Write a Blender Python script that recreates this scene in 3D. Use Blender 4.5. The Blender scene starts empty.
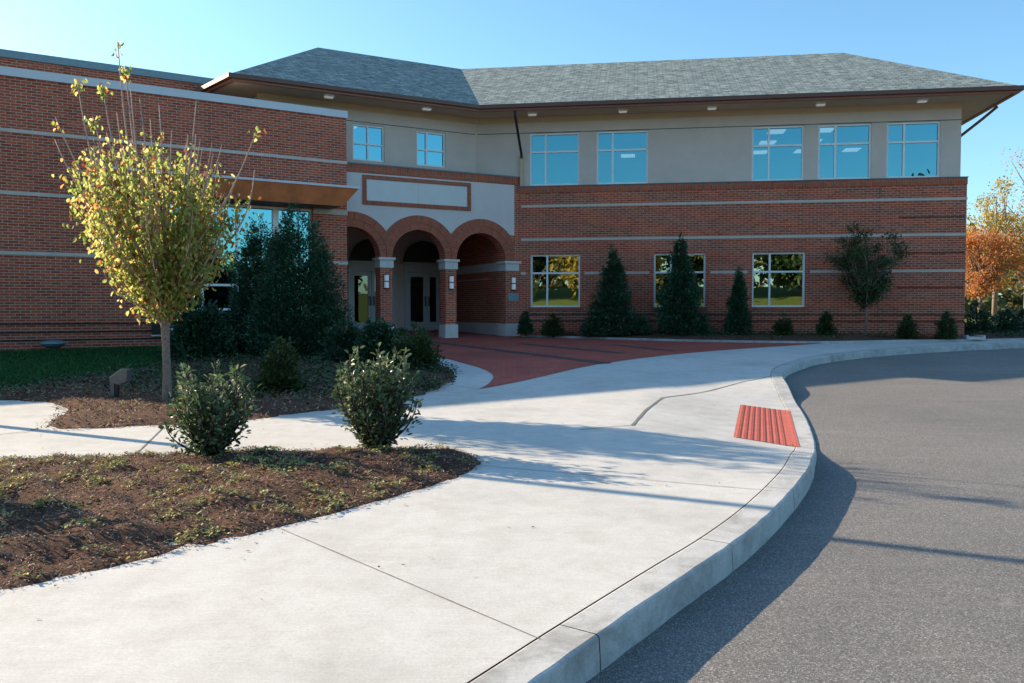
import bpy, bmesh, math, random
import numpy as np
from mathutils import Vector
from mathutils.geometry import delaunay_2d_cdt, tessellate_polygon

R = math.radians
random.seed(7)
rng = np.random.default_rng(11)
scene = bpy.context.scene
COL = scene.collection

# ------------------------------------------------------------------ camera, sky, sun, exposure
EYE = 1.5
cam_d = bpy.data.cameras.new('camera')
cam = bpy.data.objects.new('camera', cam_d)
COL.objects.link(cam)
cam.location = (0, 0, EYE)
cam.rotation_euler = (R(90 - 2.148), 0, 0)
cam_d.sensor_width = 36
cam_d.lens = 29.53
cam_d.clip_start = 0.05
cam_d.clip_end = 3000
scene.camera = cam

SUN_EL = 23.4
SUN_DIR = Vector((-0.906 * math.cos(R(SUN_EL)), 0.423 * math.cos(R(SUN_EL)), math.sin(R(SUN_EL)))).normalized()
world = bpy.data.worlds.new('World')
scene.world = world
world.use_nodes = True
nt = world.node_tree
bg = nt.nodes['Background']
sky = nt.nodes.new('ShaderNodeTexSky')
sky.sky_type = 'NISHITA'
sky.sun_disc = False
sky.sun_elevation = R(SUN_EL)
sky.sun_rotation = math.atan2(SUN_DIR.x, SUN_DIR.y)
sky.altitude = 100
sky.air_density = 1.0
sky.dust_density = 0.9
sky.ozone_density = 2.5
tint = nt.nodes.new('ShaderNodeMix')
tint.data_type = 'RGBA'
tint.blend_type = 'MULTIPLY'
tint.inputs[0].default_value = 1.0
tint.inputs[7].default_value = (0.85, 1.10, 1.13, 1)     # white balance of the photograph: low sun neutral, sky cyan
nt.links.new(sky.outputs[0], tint.inputs[6])
nt.links.new(tint.outputs[2], bg.inputs[0])
bg.inputs[1].default_value = 0.098

sun_d = bpy.data.lights.new('sun', 'SUN')
sun_d.energy = 4.3
sun_d.angle = R(0.5)
sun_d.color = (1.0, 0.80, 0.57)
sun = bpy.data.objects.new('sun', sun_d)
COL.objects.link(sun)
sun.rotation_euler = (-SUN_DIR).to_track_quat('-Z', 'Y').to_euler()

scene.view_settings.view_transform = 'Standard'
scene.view_settings.look = 'None'
scene.view_settings.exposure = 1.25
scene.view_settings.gamma = 1.0

# ------------------------------------------------------------------ node helpers and materials
class NT:
    def __init__(s, name):
        s.m = bpy.data.materials.new(name)
        s.m.use_nodes = True
        s.t = s.m.node_tree
        s.b = s.t.nodes['Principled BSDF']
        s.out = s.t.nodes['Material Output']
    def n(s, typ, **kw):
        nd = s.t.nodes.new(typ)
        for k, v in kw.items():
            setattr(nd, k, v)
        return nd
    def l(s, a, b):
        s.t.links.new(a, b)
    def val(s, sock, v):
        if hasattr(v, 'is_output'):
            s.l(v, sock)
        else:
            sock.default_value = v
    def noise(s, vec, scale, detail=4, rough=0.6, dist=0.0):
        nd = s.n('ShaderNodeTexNoise')
        nd.inputs['Scale'].default_value = scale
        nd.inputs['Detail'].default_value = detail
        nd.inputs['Roughness'].default_value = rough
        nd.inputs['Distortion'].default_value = dist
        if vec is not None:
            s.l(vec, nd.inputs['Vector'])
        return nd.outputs['Fac']
    def ramp(s, fac, stops):
        nd = s.n('ShaderNodeValToRGB')
        cr = nd.color_ramp
        while len(cr.elements) < len(stops):
            cr.elements.new(0.5)
        for e, (p, c) in zip(cr.elements, stops):
            e.position = p
            e.color = (*c, 1) if len(c) == 3 else c
        s.l(fac, nd.inputs[0])
        return nd.outputs[0]
    def mix(s, fac, a, b, mode='MIX'):
        nd = s.n('ShaderNodeMix', data_type='RGBA', blend_type=mode)
        s.val(nd.inputs[0], fac)
        for sock, v in ((nd.inputs[6], a), (nd.inputs[7], b)):
            if hasattr(v, 'is_output'):
                s.l(v, sock)
            else:
                sock.default_value = (*v, 1)
        return nd.outputs[2]
    def math(s, op, a, b=0.0):
        nd = s.n('ShaderNodeMath', operation=op)
        s.val(nd.inputs[0], a)
        s.val(nd.inputs[1], b)
        return nd.outputs[0]
    def bump(s, h, strength=0.3, dist=0.01):
        nd = s.n('ShaderNodeBump')
        nd.inputs['Strength'].default_value = strength
        nd.inputs['Distance'].default_value = dist
        s.l(h, nd.inputs['Height'])
        s.l(nd.outputs[0], s.b.inputs['Normal'])
    def pos(s):
        return s.n('ShaderNodeNewGeometry').outputs['Position']
    def uv(s):
        return s.n('ShaderNodeTexCoord').outputs['UV']
    def base(s, c, rough=0.7, metal=0.0, spec=0.5):
        s.val(s.b.inputs['Base Color'], c if hasattr(c, 'is_output') else (*c, 1))
        s.b.inputs['Roughness'].default_value = rough
        s.b.inputs['Metallic'].default_value = metal
        s.b.inputs['Specular IOR Level'].default_value = spec
        return s.m

GREYS = lambda a, b: [(a, (0, 0, 0)), (b, (1, 1, 1))]

def m_brick(name, c1, c2, mortar, bw=0.2135, bh=0.0677, ms=0.009, offs=0.5, dirt=0.35):
    k = NT(name)
    bt = k.n('ShaderNodeTexBrick')
    bt.offset = offs
    bt.inputs['Scale'].default_value = 1
    bt.inputs['Brick Width'].default_value = bw
    bt.inputs['Row Height'].default_value = bh
    bt.inputs['Mortar Size'].default_value = ms
    bt.inputs['Mortar Smooth'].default_value = 0.15
    bt.inputs['Bias'].default_value = -0.1
    bt.inputs['Color1'].default_value = (*c1, 1)
    bt.inputs['Color2'].default_value = (*c2, 1)
    bt.inputs['Mortar'].default_value = (*mortar, 1)
    uv = k.uv()
    k.l(uv, bt.inputs['Vector'])
    n1 = k.noise(uv, 0.45, 3, 0.6)
    n2 = k.noise(uv, 9, 3, 0.7)
    c = k.mix(dirt, bt.outputs['Color'], k.ramp(n1, [(0.3, (0.55, 0.5, 0.5)), (0.7, (1.15, 1.1, 1.05))]), 'MULTIPLY')
    c = k.mix(0.5, c, k.ramp(n2, [(0.25, (0.6, 0.6, 0.62)), (0.75, (1.2, 1.15, 1.1))]), 'MULTIPLY')
    k.base(c, 0.85, 0, 0.3)
    k.bump(k.math('MULTIPLY', bt.outputs['Fac'], -1.0), 0.5, 0.006)
    return k.m

def m_plain(name, c, rough=0.6, metal=0.0, var=0.12, scale=6.0, bump=0.0):
    k = NT(name)
    n = k.noise(k.pos(), scale, 5, 0.65)
    lo = tuple(x * (1 - var) for x in c)
    hi = tuple(min(1, x * (1 + var)) for x in c)
    k.base(k.ramp(n, [(0.3, lo), (0.7, hi)]), rough, metal)
    if bump:
        k.bump(k.noise(k.pos(), 90, 3, 0.7), bump, 0.004)
    return k.m

def m_leaf(name, stops, rough=0.45, trans=0.25, spec=0.5):
    k = NT(name)
    g = k.n('ShaderNodeNewGeometry')
    c = k.ramp(g.outputs['Random Per Island'], stops)
    k.base(c, rough, 0, spec)
    tr = k.n('ShaderNodeBsdfTranslucent')
    k.l(c, tr.inputs[0])
    mx = k.n('ShaderNodeMixShader')
    mx.inputs[0].default_value = trans
    k.l(k.b.outputs[0], mx.inputs[1])
    k.l(tr.outputs[0], mx.inputs[2])
    k.l(mx.outputs[0], k.out.inputs['Surface'])
    return k.m

def m_glass(name, tint, see=(0.25, 0.32, 0.34), refl=0.55):
    k = NT(name)
    gl = k.n('ShaderNodeBsdfGlossy')
    gl.inputs['Color'].default_value = (*tint, 1)
    gl.inputs['Roughness'].default_value = 0.004
    tp = k.n('ShaderNodeBsdfTransparent')
    tp.inputs[0].default_value = (*see, 1)
    n = k.noise(k.pos(), 0.9, 1, 0.4)
    bp = k.n('ShaderNodeBump')
    bp.inputs['Strength'].default_value = 0.06
    bp.inputs['Distance'].default_value = 0.05
    k.l(n, bp.inputs['Height'])
    k.l(bp.outputs[0], gl.inputs['Normal'])
    mx = k.n('ShaderNodeMixShader')
    mx.inputs[0].default_value = refl
    k.l(tp.outputs[0], mx.inputs[1])
    k.l(gl.outputs[0], mx.inputs[2])
    k.l(mx.outputs[0], k.out.inputs['Surface'])
    return k.m

def m_concrete(name, c, stain=0.0):
    k = NT(name)
    p = k.pos()
    big = k.noise(p, 0.7, 4, 0.6)
    mid = k.noise(p, 5, 5, 0.7)
    fine = k.noise(p, 75, 3, 0.75)
    mp = k.n('ShaderNodeMapping')
    mp.inputs['Rotation'].default_value = (0, 0, R(38))
    mp.inputs['Scale'].default_value = (3, 90, 1)
    k.l(p, mp.inputs[0])
    broom = k.noise(mp.outputs[0], 1.5, 3, 0.6)
    s = lambda f: tuple(x * f for x in c)
    col = k.ramp(big, [(0.25, s(0.80)), (0.5, s(0.98)), (0.8, s(1.06))])
    col = k.mix(0.5, col, k.ramp(mid, [(0.25, (0.72, 0.69, 0.64)), (0.6, (1.05, 1.05, 1.05))]), 'MULTIPLY')
    col = k.mix(0.5, col, k.ramp(fine, [(0.25, (0.65, 0.64, 0.62)), (0.6, (1.08, 1.08, 1.08))]), 'MULTIPLY')
    col = k.mix(0.3, col, k.ramp(broom, [(0.3, (0.75, 0.74, 0.72)), (0.7, (1.1, 1.1, 1.1))]), 'MULTIPLY')
    if stain:
        st = k.noise(p, 2.6, 6, 0.75, 0.8)
        col = k.mix(stain, col, k.ramp(st, [(0.35, (0.42, 0.40, 0.38)), (0.55, (0.95, 0.95, 0.95)), (0.8, (1.1, 1.1, 1.1))]), 'MULTIPLY')
    # small dark spots and leaf stains
    v = k.n('ShaderNodeTexVoronoi')
    v.inputs['Scale'].default_value = 2.3
    k.l(p, v.inputs['Vector'])
    spot = k.ramp(v.outputs['Distance'], [(0.02, (0.45, 0.40, 0.34)), (0.05, (1, 1, 1))])
    col = k.mix(0.5, col, spot, 'MULTIPLY')
    k.base(col, 0.85, 0, 0.3)
    h = k.math('ADD', k.math('MULTIPLY', fine, 0.5), broom)
    k.bump(h, 0.25, 0.003)
    return k.m

def m_asphalt(name):
    k = NT(name)
    p = k.pos()
    v = k.n('ShaderNodeTexVoronoi')
    v.inputs['Scale'].default_value = 170
    k.l(p, v.inputs['Vector'])
    sep = k.n('ShaderNodeSeparateColor')
    k.l(v.outputs['Color'], sep.inputs[0])
    c = k.ramp(sep.outputs[0], [(0.0, (0.09, 0.087, 0.083)), (0.55, (0.165, 0.159, 0.151)), (0.88, (0.245, 0.235, 0.222)), (1.0, (0.42, 0.40, 0.375))])
    big = k.noise(p, 0.35, 5, 0.65, 0.6)
    c = k.mix(0.55, c, k.ramp(big, [(0.3, (0.72, 0.72, 0.74)), (0.7, (1.25, 1.22, 1.18))]), 'MULTIPLY')
    mp = k.n('ShaderNodeMapping')
    mp.inputs['Rotation'].default_value = (0, 0, R(12))
    mp.inputs['Scale'].default_value = (0.25, 2.2, 1)
    k.l(p, mp.inputs[0])
    scuff = k.noise(mp.outputs[0], 1.6, 7, 0.75, 0.4)
    c = k.mix(k.ramp(scuff, [(0.52, (0, 0, 0)), (0.74, (0.55, 0.55, 0.55))]), c, (0.27, 0.245, 0.225))
    # thin meandering pale scrape marks and a few dark drips
    mp2 = k.n('ShaderNodeMapping')
    mp2.inputs['Scale'].default_value = (0.5, 1.1, 1)
    k.l(p, mp2.inputs[0])
    cr = k.noise(mp2.outputs[0], 1.3, 2, 0.5, 1.5)
    line = k.ramp(cr, [(0.492, (0, 0, 0)), (0.5, (0.5, 0.5, 0.5)), (0.508, (0, 0, 0))])
    msk = k.ramp(k.noise(p, 0.5, 2, 0.5), [(0.52, (0, 0, 0)), (0.62, (1, 1, 1))])
    c = k.mix(k.math('MULTIPLY', line, msk), c, (0.26, 0.24, 0.22))
    dr = k.ramp(k.noise(p, 3.1, 2, 0.4), [(0.74, (1, 1, 1)), (0.80, (0.6, 0.6, 0.6))])
    c = k.mix(0.7, c, dr, 'MULTIPLY')
    k.base(c, 0.8, 0, 0.35)
    k.bump(v.outputs['Distance'], 0.35, 0.005)
    return k.m

def m_paver(name, c1, c2):
    return m_brick(name, c1, c2, (0.16, 0.10, 0.085), 0.2, 0.1, 0.006, 0.5, 0.5)

def m_soil(name, stops, scale=26):
    k = NT(name)
    p = k.pos()
    n = k.noise(p, scale, 6, 0.75)
    b = k.noise(p, 1.2, 4, 0.6)
    c = k.ramp(n, stops)
    c = k.mix(0.5, c, k.ramp(b, [(0.3, (0.65, 0.65, 0.65)), (0.7, (1.25, 1.2, 1.15))]), 'MULTIPLY')
    k.base(c, 0.95, 0, 0.15)
    k.bump(n, 0.9, 0.03)
    return k.m

def m_shingle(name):
    k = NT(name)
    uv = k.uv()
    bt = k.n('ShaderNodeTexBrick')
    bt.offset = 0.37
    bt.inputs['Scale'].default_value = 1
    bt.inputs['Brick Width'].default_value = 0.31
    bt.inputs['Row Height'].default_value = 0.145
    bt.inputs['Mortar Size'].default_value = 0.009
    bt.inputs['Mortar Smooth'].default_value = 0.6
    bt.inputs['Color1'].default_value = (0.31, 0.36, 0.345, 1)
    bt.inputs['Color2'].default_value = (0.20, 0.24, 0.235, 1)
    bt.inputs['Mortar'].default_value = (0.035, 0.04, 0.042, 1)
    k.l(uv, bt.inputs['Vector'])
    n = k.noise(uv, 2.4, 5, 0.75)
    mp = k.n('ShaderNodeMapping')
    mp.inputs['Scale'].default_value = (2.2, 7, 1)
    k.l(uv, mp.inputs[0])
    n2 = k.noise(mp.outputs[0], 1.7, 3, 0.7)
    c = k.mix(0.5, bt.outputs['Color'], k.ramp(n, [(0.3, (0.65, 0.66, 0.68)), (0.7, (1.35, 1.33, 1.3))]), 'MULTIPLY')
    c = k.mix(0.75, c, k.ramp(n2, [(0.36, (0.3, 0.33, 0.34)), (0.62, (1.5, 1.5, 1.46))]), 'MULTIPLY')
    k.base(c, 0.9, 0, 0.2)
    k.bump(k.math('MULTIPLY', bt.outputs['Fac'], -1.0), 0.6, 0.015)
    return k.m

def m_emit(name, c, s):
    k = NT(name)
    k.base(c, 0.5)
    k.b.inputs['Emission Color'].default_value = (*c, 1)
    k.b.inputs['Emission Strength'].default_value = s
    return k.m

M = {}
M['brick'] = m_brick('red_brick', (0.56, 0.118, 0.058), (0.30, 0.060, 0.034), (0.54, 0.36, 0.26))
M['brick_trim'] = m_brick('trim_brick', (0.54, 0.125, 0.062), (0.38, 0.084, 0.044), (0.30, 0.20, 0.14), 0.2135, 0.075, 0.011, 0.0)
M['brick_accent'] = m_brick('accent_brick', (0.20, 0.06, 0.035), (0.10, 0.038, 0.028), (0.16, 0.11, 0.08))
M['brick_dark'] = m_brick('dark_brick', (0.06, 0.03, 0.026), (0.04, 0.022, 0.022), (0.12, 0.09, 0.08))
M['stucco'] = m_plain('grey_stucco', (0.64, 0.525, 0.46), 0.9, 0, 0.06, 1.5, 0.15)
M['stucco_pale'] = m_plain('pale_stucco', (0.66, 0.60, 0.57), 0.9, 0, 0.05, 1.5, 0.15)
M['stone'] = m_plain('cast_stone', (0.60, 0.57, 0.53), 0.8, 0, 0.08, 4, 0.1)
M['panel'] = m_plain('sign_stone', (0.66, 0.65, 0.63), 0.7, 0, 0.04, 3)
M['course'] = m_plain('limestone_course', (0.56, 0.48, 0.41), 0.85, 0, 0.1, 4, 0.1)
M['coping'] = m_plain('coping_metal', (0.62, 0.62, 0.64), 0.5, 0.0, 0.05, 2)
M['coping_dark'] = m_plain('dark_coping_metal', (0.13, 0.15, 0.17), 0.45, 0.2, 0.06, 2)
M['shingle'] = m_shingle('roof_shingle')
M['fascia'] = m_plain('brown_gutter', (0.125, 0.052, 0.034), 0.45, 0.0, 0.1, 2)
M['fascia_red'] = m_plain('rust_fascia', (0.30, 0.10, 0.06), 0.45, 0.0, 0.1, 2)
M['soffit'] = m_plain('tan_soffit', (0.60, 0.44, 0.29), 0.85, 0, 0.05, 2)
M['copper'] = m_plain('copper_sheet', (0.64, 0.19, 0.065), 0.5, 0.05, 0.25, 2.5)
M['frame'] = m_plain('white_window_frame', (0.84, 0.85, 0.85), 0.4, 0, 0.04, 5)
M['door'] = m_plain('pale_door_metal', (0.50, 0.52, 0.53), 0.4, 0, 0.05, 5)
M['dark_metal'] = m_plain('dark_bronze_metal', (0.028, 0.026, 0.025), 0.45, 0.3, 0.15, 6)
M['grey_metal'] = m_plain('grey_metal', (0.16, 0.15, 0.14), 0.5, 0.4, 0.15, 8)
M['lens'] = m_emit('frosted_lens', (0.80, 0.83, 0.86), 0.04)
M['soffit_lens'] = m_emit('soffit_lamp_lens', (1.0, 0.98, 0.95), 0.06)
M['plaque'] = m_plain('teal_plaque', (0.19, 0.27, 0.30), 0.5, 0.2, 0.1, 12)
M['glass_up'] = m_glass('sky_blue_glass', (0.15, 0.42, 0.49), (0.26, 0.38, 0.43), 0.70)
M['glass_low'] = m_glass('dark_green_glass', (0.66, 0.76, 0.66), (0.30, 0.34, 0.32), 0.58)
M['glass_door'] = m_glass('door_glass', (0.35, 0.42, 0.38), (0.18, 0.22, 0.2), 0.30)
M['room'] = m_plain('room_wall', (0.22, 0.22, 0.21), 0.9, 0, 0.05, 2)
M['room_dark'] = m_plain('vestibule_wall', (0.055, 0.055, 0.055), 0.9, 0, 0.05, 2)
M['lamp'] = m_emit('office_light', (1.0, 0.97, 0.9), 0.9)
M['concrete'] = m_concrete('broomed_concrete', (0.59, 0.585, 0.56))
M['kerbstone'] = m_concrete('kerb_concrete', (0.54, 0.545, 0.535), 0.6)
M['joint'] = m_plain('joint_dirt', (0.20, 0.18, 0.155), 0.95, 0, 0.3, 15)
M['asphalt'] = m_asphalt('asphalt')
M['paver'] = m_paver('red_pavers', (0.56, 0.125, 0.085), (0.42, 0.09, 0.068))
M['paver_dark'] = m_paver('charcoal_pavers', (0.12, 0.085, 0.085), (0.085, 0.065, 0.07))
M['tactile'] = m_plain('tactile_red', (0.60, 0.145, 0.095), 0.6, 0, 0.14, 7)
M['tactile_groove'] = m_plain('tactile_groove_red', (0.17, 0.035, 0.028), 0.8, 0, 0.2, 9)
M['mulch'] = m_soil('mulch_soil', [(0.25, (0.035, 0.02, 0.015)), (0.5, (0.12, 0.066, 0.046)), (0.75, (0.22, 0.13, 0.09))])
M['lawn'] = m_soil('turf', [(0.25, (0.010, 0.035, 0.010)), (0.5, (0.022, 0.075, 0.018)), (0.75, (0.04, 0.11, 0.028))], 30)
M['meadow'] = m_soil('dry_lawn', [(0.25, (0.07, 0.11, 0.026)), (0.5, (0.13, 0.17, 0.042)), (0.75, (0.21, 0.22, 0.075))], 6)
M['bark'] = m_plain('grey_bark', (0.21, 0.155, 0.125), 0.9, 0, 0.4, 28, 0.6)
M['bark_dark'] = m_plain('dark_bark', (0.055, 0.042, 0.035), 0.9, 0, 0.4, 20, 0.6)
M['twig'] = m_plain('twig_bark', (0.42, 0.29, 0.235), 0.8, 0, 0.3, 30)
M['pear'] = m_leaf('pear_leaves', [(0.0, (0.20, 0.28, 0.06)), (0.35, (0.36, 0.43, 0.10)), (0.6, (0.55, 0.55, 0.17)), (0.8, (0.68, 0.57, 0.23)), (0.92, (0.60, 0.25, 0.08)), (0.96, (0.30, 0.07, 0.025)), (1.0, (0.24, 0.11, 0.05))], 0.45, 0.72)
M['holly'] = m_leaf('holly_leaves', [(0.0, (0.035, 0.075, 0.035)), (0.5, (0.085, 0.15, 0.065)), (0.8, (0.17, 0.23, 0.11)), (1.0, (0.36, 0.36, 0.22))], 0.42, 0.3)
M['spruce'] = m_leaf('evergreen_leaves', [(0.0, (0.010, 0.042, 0.020)), (0.5, (0.022, 0.078, 0.036)), (0.9, (0.045, 0.125, 0.055)), (1.0, (0.08, 0.16, 0.065))], 0.45, 0.08)
M['green'] = m_leaf('green_leaves', [(0.0, (0.022, 0.050, 0.016)), (0.6, (0.045, 0.085, 0.022)), (1.0, (0.10, 0.12, 0.03))], 0.45, 0.3)
M['yellow'] = m_leaf('golden_leaves', [(0.0, (0.24, 0.26, 0.06)), (0.4, (0.48, 0.38, 0.08)), (0.8, (0.62, 0.42, 0.10)), (1.0, (0.58, 0.26, 0.09))], 0.5, 0.6)
M['orange'] = m_leaf('orange_leaves', [(0.0, (0.44, 0.28, 0.08)), (0.4, (0.62, 0.27, 0.08)), (0.8, (0.62, 0.19, 0.07)), (1.0, (0.44, 0.10, 0.05))], 0.5, 0.6)
M['rusty'] = m_leaf('rusty_leaves', [(0.0, (0.24, 0.09, 0.055)), (0.5, (0.40, 0.15, 0.09)), (1.0, (0.50, 0.24, 0.14))], 0.5, 0.6)
M['pinkish'] = m_leaf('pale_russet_leaves', [(0.0, (0.40, 0.22, 0.16)), (0.5, (0.54, 0.34, 0.26)), (1.0, (0.60, 0.46, 0.34))], 0.5, 0.55)
M['woods'] = m_leaf('far_leaves', [(0.0, (0.07, 0.10, 0.035)), (0.5, (0.14, 0.15, 0.05)), (0.85, (0.26, 0.19, 0.07)), (1.0, (0.32, 0.24, 0.10))], 0.6, 0.3)
M['grass'] = m_leaf('grass_blades', [(0.0, (0.008, 0.06, 0.010)), (0.6, (0.016, 0.12, 0.018)), (1.0, (0.04, 0.17, 0.03))], 0.5, 0.3)
M['cover'] = m_leaf('groundcover_leaves', [(0.0, (0.014, 0.045, 0.016)), (0.6, (0.035, 0.085, 0.026)), (1.0, (0.08, 0.13, 0.04))], 0.45, 0.2)
M['weeds'] = m_leaf('seedling_leaves', [(0.0, (0.16, 0.22, 0.06)), (0.5, (0.34, 0.37, 0.13)), (0.85, (0.50, 0.45, 0.20)), (1.0, (0.55, 0.30, 0.08))], 0.6, 0.3)
M['chips'] = m_leaf('bark_chips', [(0.0, (0.05, 0.03, 0.022)), (0.25, (0.18, 0.105, 0.075)), (0.6, (0.32, 0.19, 0.135)), (0.9, (0.44, 0.29, 0.205)), (1.0, (0.56, 0.45, 0.34))], 0.9, 0.0, 0.2)

# ------------------------------------------------------------------ object helpers
def tag(o, label=None, cat=None, group=None, kind=None):
    if label: o['label'] = label
    if cat: o['category'] = cat
    if group: o['group'] = group
    if kind: o['kind'] = kind
    return o

def empty(name, loc, label, cat, group=None):
    o = bpy.data.objects.new(name, None)
    COL.objects.link(o)
    o.location = loc
    o.empty_display_size = 0.3
    return tag(o, label, cat, group)

def link_mesh(name, me, mat, parent=None, world_verts=True, loc=(0, 0, 0)):
    if mat is not None:
        me.materials.append(mat)
    o = bpy.data.objects.new(name, me)
    COL.objects.link(o)
    if parent is not None:
        o.parent = parent
    o.location = loc
    return o

def root_of(o):
    v = Vector((0, 0, 0))
    while o is not None:
        v += o.location
        o = o.parent
    return v

class MB:
    """collects faces in world coordinates, then links them as ONE mesh object"""
    def __init__(s):
        s.v, s.f, s.uv = [], [], []
    def face(s, pts, uvs=None):
        b = len(s.v)
        s.v.extend([tuple(p) for p in pts])
        s.f.append(list(range(b, b + len(pts))))
        s.uv.extend(uvs if uvs else [(p[0], p[1]) for p in pts])
    def box(s, F, u0, u1, o0, o1, z0, z1, rot=False, skip=''):
        P = F.pt
        def q(a, b, c, d, uv):
            s.face([a, b, c, d], [(y, x) for x, y in uv] if rot else uv)
        if 'f' not in skip: q(P(u0, o1, z0), P(u1, o1, z0), P(u1, o1, z1), P(u0, o1, z1), [(u0, z0), (u1, z0), (u1, z1), (u0, z1)])
        if 'b' not in skip: q(P(u1, o0, z0), P(u0, o0, z0), P(u0, o0, z1), P(u1, o0, z1), [(u1, z0), (u0, z0), (u0, z1), (u1, z1)])
        if 'l' not in skip: q(P(u0, o0, z0), P(u0, o1, z0), P(u0, o1, z1), P(u0, o0, z1), [(o0, z0), (o1, z0), (o1, z1), (o0, z1)])
        if 'r' not in skip: q(P(u1, o1, z0), P(u1, o0, z0), P(u1, o0, z1), P(u1, o1, z1), [(o1, z0), (o0, z0), (o0, z1), (o1, z1)])
        if 't' not in skip: q(P(u0, o1, z1), P(u1, o1, z1), P(u1, o0, z1), P(u0, o0, z1), [(u0, o1), (u1, o1), (u1, o0), (u0, o0)])
        if 'd' not in skip: q(P(u0, o0, z0), P(u1, o0, z0), P(u1, o1, z0), P(u0, o1, z0), [(u0, o0), (u1, o0), (u1, o1), (u0, o1)])
        return s
    def wall(s, F, u0, u1, z0, z1, holes=(), o=0.0, depth=0.12):
        """front face with rectangular openings and their reveals"""
        us = sorted({u0, u1, *[h[0] for h in holes], *[h[1] for h in holes]})
        zs = sorted({z0, z1, *[h[2] for h in holes], *[h[3] for h in holes]})
        us = [u for u in us if u0 <= u <= u1]
        zs = [z for z in zs if z0 <= z <= z1]
        P = F.pt
        for a, b in zip(us, us[1:]):
            for c, d in zip(zs, zs[1:]):
                um, zm = (a + b) / 2, (c + d) / 2
                if any(h[0] < um < h[1] and h[2] < zm < h[3] for h in holes):
                    continue
                s.face([P(a, o, c), P(b, o, c), P(b, o, d), P(a, o, d)], [(a, c), (b, c), (b, d), (a, d)])
        for a, b, c, d in holes:
            i = o - depth
            s.face([P(a, i, c), P(a, o, c), P(a, o, d), P(a, i, d)], [(i, c), (o, c), (o, d), (i, d)])
            s.face([P(b, o, c), P(b, i, c), P(b, i, d), P(b, o, d)], [(o, c), (i, c), (i, d), (o, d)])
            s.face([P(a, o, c), P(a, i, c), P(b, i, c), P(b, o, c)], [(o, a), (i, a), (i, b), (o, b)])
            s.face([P(a, i, d), P(a, o, d), P(b, o, d), P(b, i, d)], [(i, a), (o, a), (o, b), (i, b)])
        return s
    def tube(s, pts, rad, n=6, cap=True):
        pts = [Vector(p) for p in pts]
        if not hasattr(rad, '__len__'):
            rad = [rad] * len(pts)
        rings = []
        prev = None
        for i, p in enumerate(pts):
            t = (pts[min(i + 1, len(pts) - 1)] - pts[max(i - 1, 0)]).normalized()
            ref = prev if prev is not None else (Vector((1, 0, 0)) if abs(t.x) < 0.8 else Vector((0, 1, 0)))
            a = (ref - t * ref.dot(t)).normalized()
            prev = a
            b = t.cross(a)
            ring = []
            for k in range(n):
                an = 2 * math.pi * k / n
                ring.append(len(s.v))
                s.v.append(tuple(p + (a * math.cos(an) + b * math.sin(an)) * rad[i]))
            rings.append(ring)
        for r0, r1 in zip(rings, rings[1:]):
            for k in range(n):
                s.f.append([r0[k], r0[(k + 1) % n], r1[(k + 1) % n], r1[k]])
                s.uv.extend([(0, 0)] * 4)
        if cap:
            s.f.append(rings[-1]); s.uv.extend([(0, 0)] * n)
            s.f.append(rings[0][::-1]); s.uv.extend([(0, 0)] * n)
        return s
    def build(s, name, mat, parent=None, smooth=False, loc=None):
        org = root_of(parent) if parent is not None else Vector(loc or (0, 0, 0))
        me = bpy.data.meshes.new(name)
        me.from_pydata([(x - org.x, y - org.y, z - org.z) for x, y, z in s.v], [], s.f)
        lay = me.uv_layers.new(name='UVMap')
        if len(s.uv) == len(me.loops):
            lay.data.foreach_set('uv', np.array(s.uv, dtype=np.float32).ravel())
        if smooth:
            me.polygons.foreach_set('use_smooth', [True] * len(me.polygons))
        me.update()
        return link_mesh(name, me, mat, parent, loc=(0, 0, 0) if parent is not None else org)

class Frame:
    """a vertical wall: u runs to the right along it, o comes out of it, z up"""
    def __init__(s, p, d, n):
        s.p, s.d, s.n = p, d, n
    def pt(s, u, o, z):
        return (s.p[0] + u * s.d[0] + o * s.n[0], s.p[1] + u * s.d[1] + o * s.n[1], z)
    def shift(s, u, o):
        q = s.pt(u, o, 0)
        return Frame(q[:2], s.d, s.n)

FW = Frame((-11.886, 19.477), (0.85063, 0.52577), (0.52577, -0.85063))   # brick wing
FA = Frame((0.0958, 26.812), (0.87855, 0.47766), (0.47766, -0.87855))    # entrance
FM = Frame((0.2874, 26.812), (0.98927, -0.14612), (-0.14612, -0.98927))  # long wing
FX = Frame((0, 0), (1, 0), (0, -1))                                      # axis aligned

def gz(x, y):
    """grade: the site rises gently towards the building, and banks up beyond the road behind the viewer"""
    z = 0.025 * min(max(y, -12.0), 32.0)
    if y < -15:
        z += min(0.16 * (-15 - y), 4.5)
    return z

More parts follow.
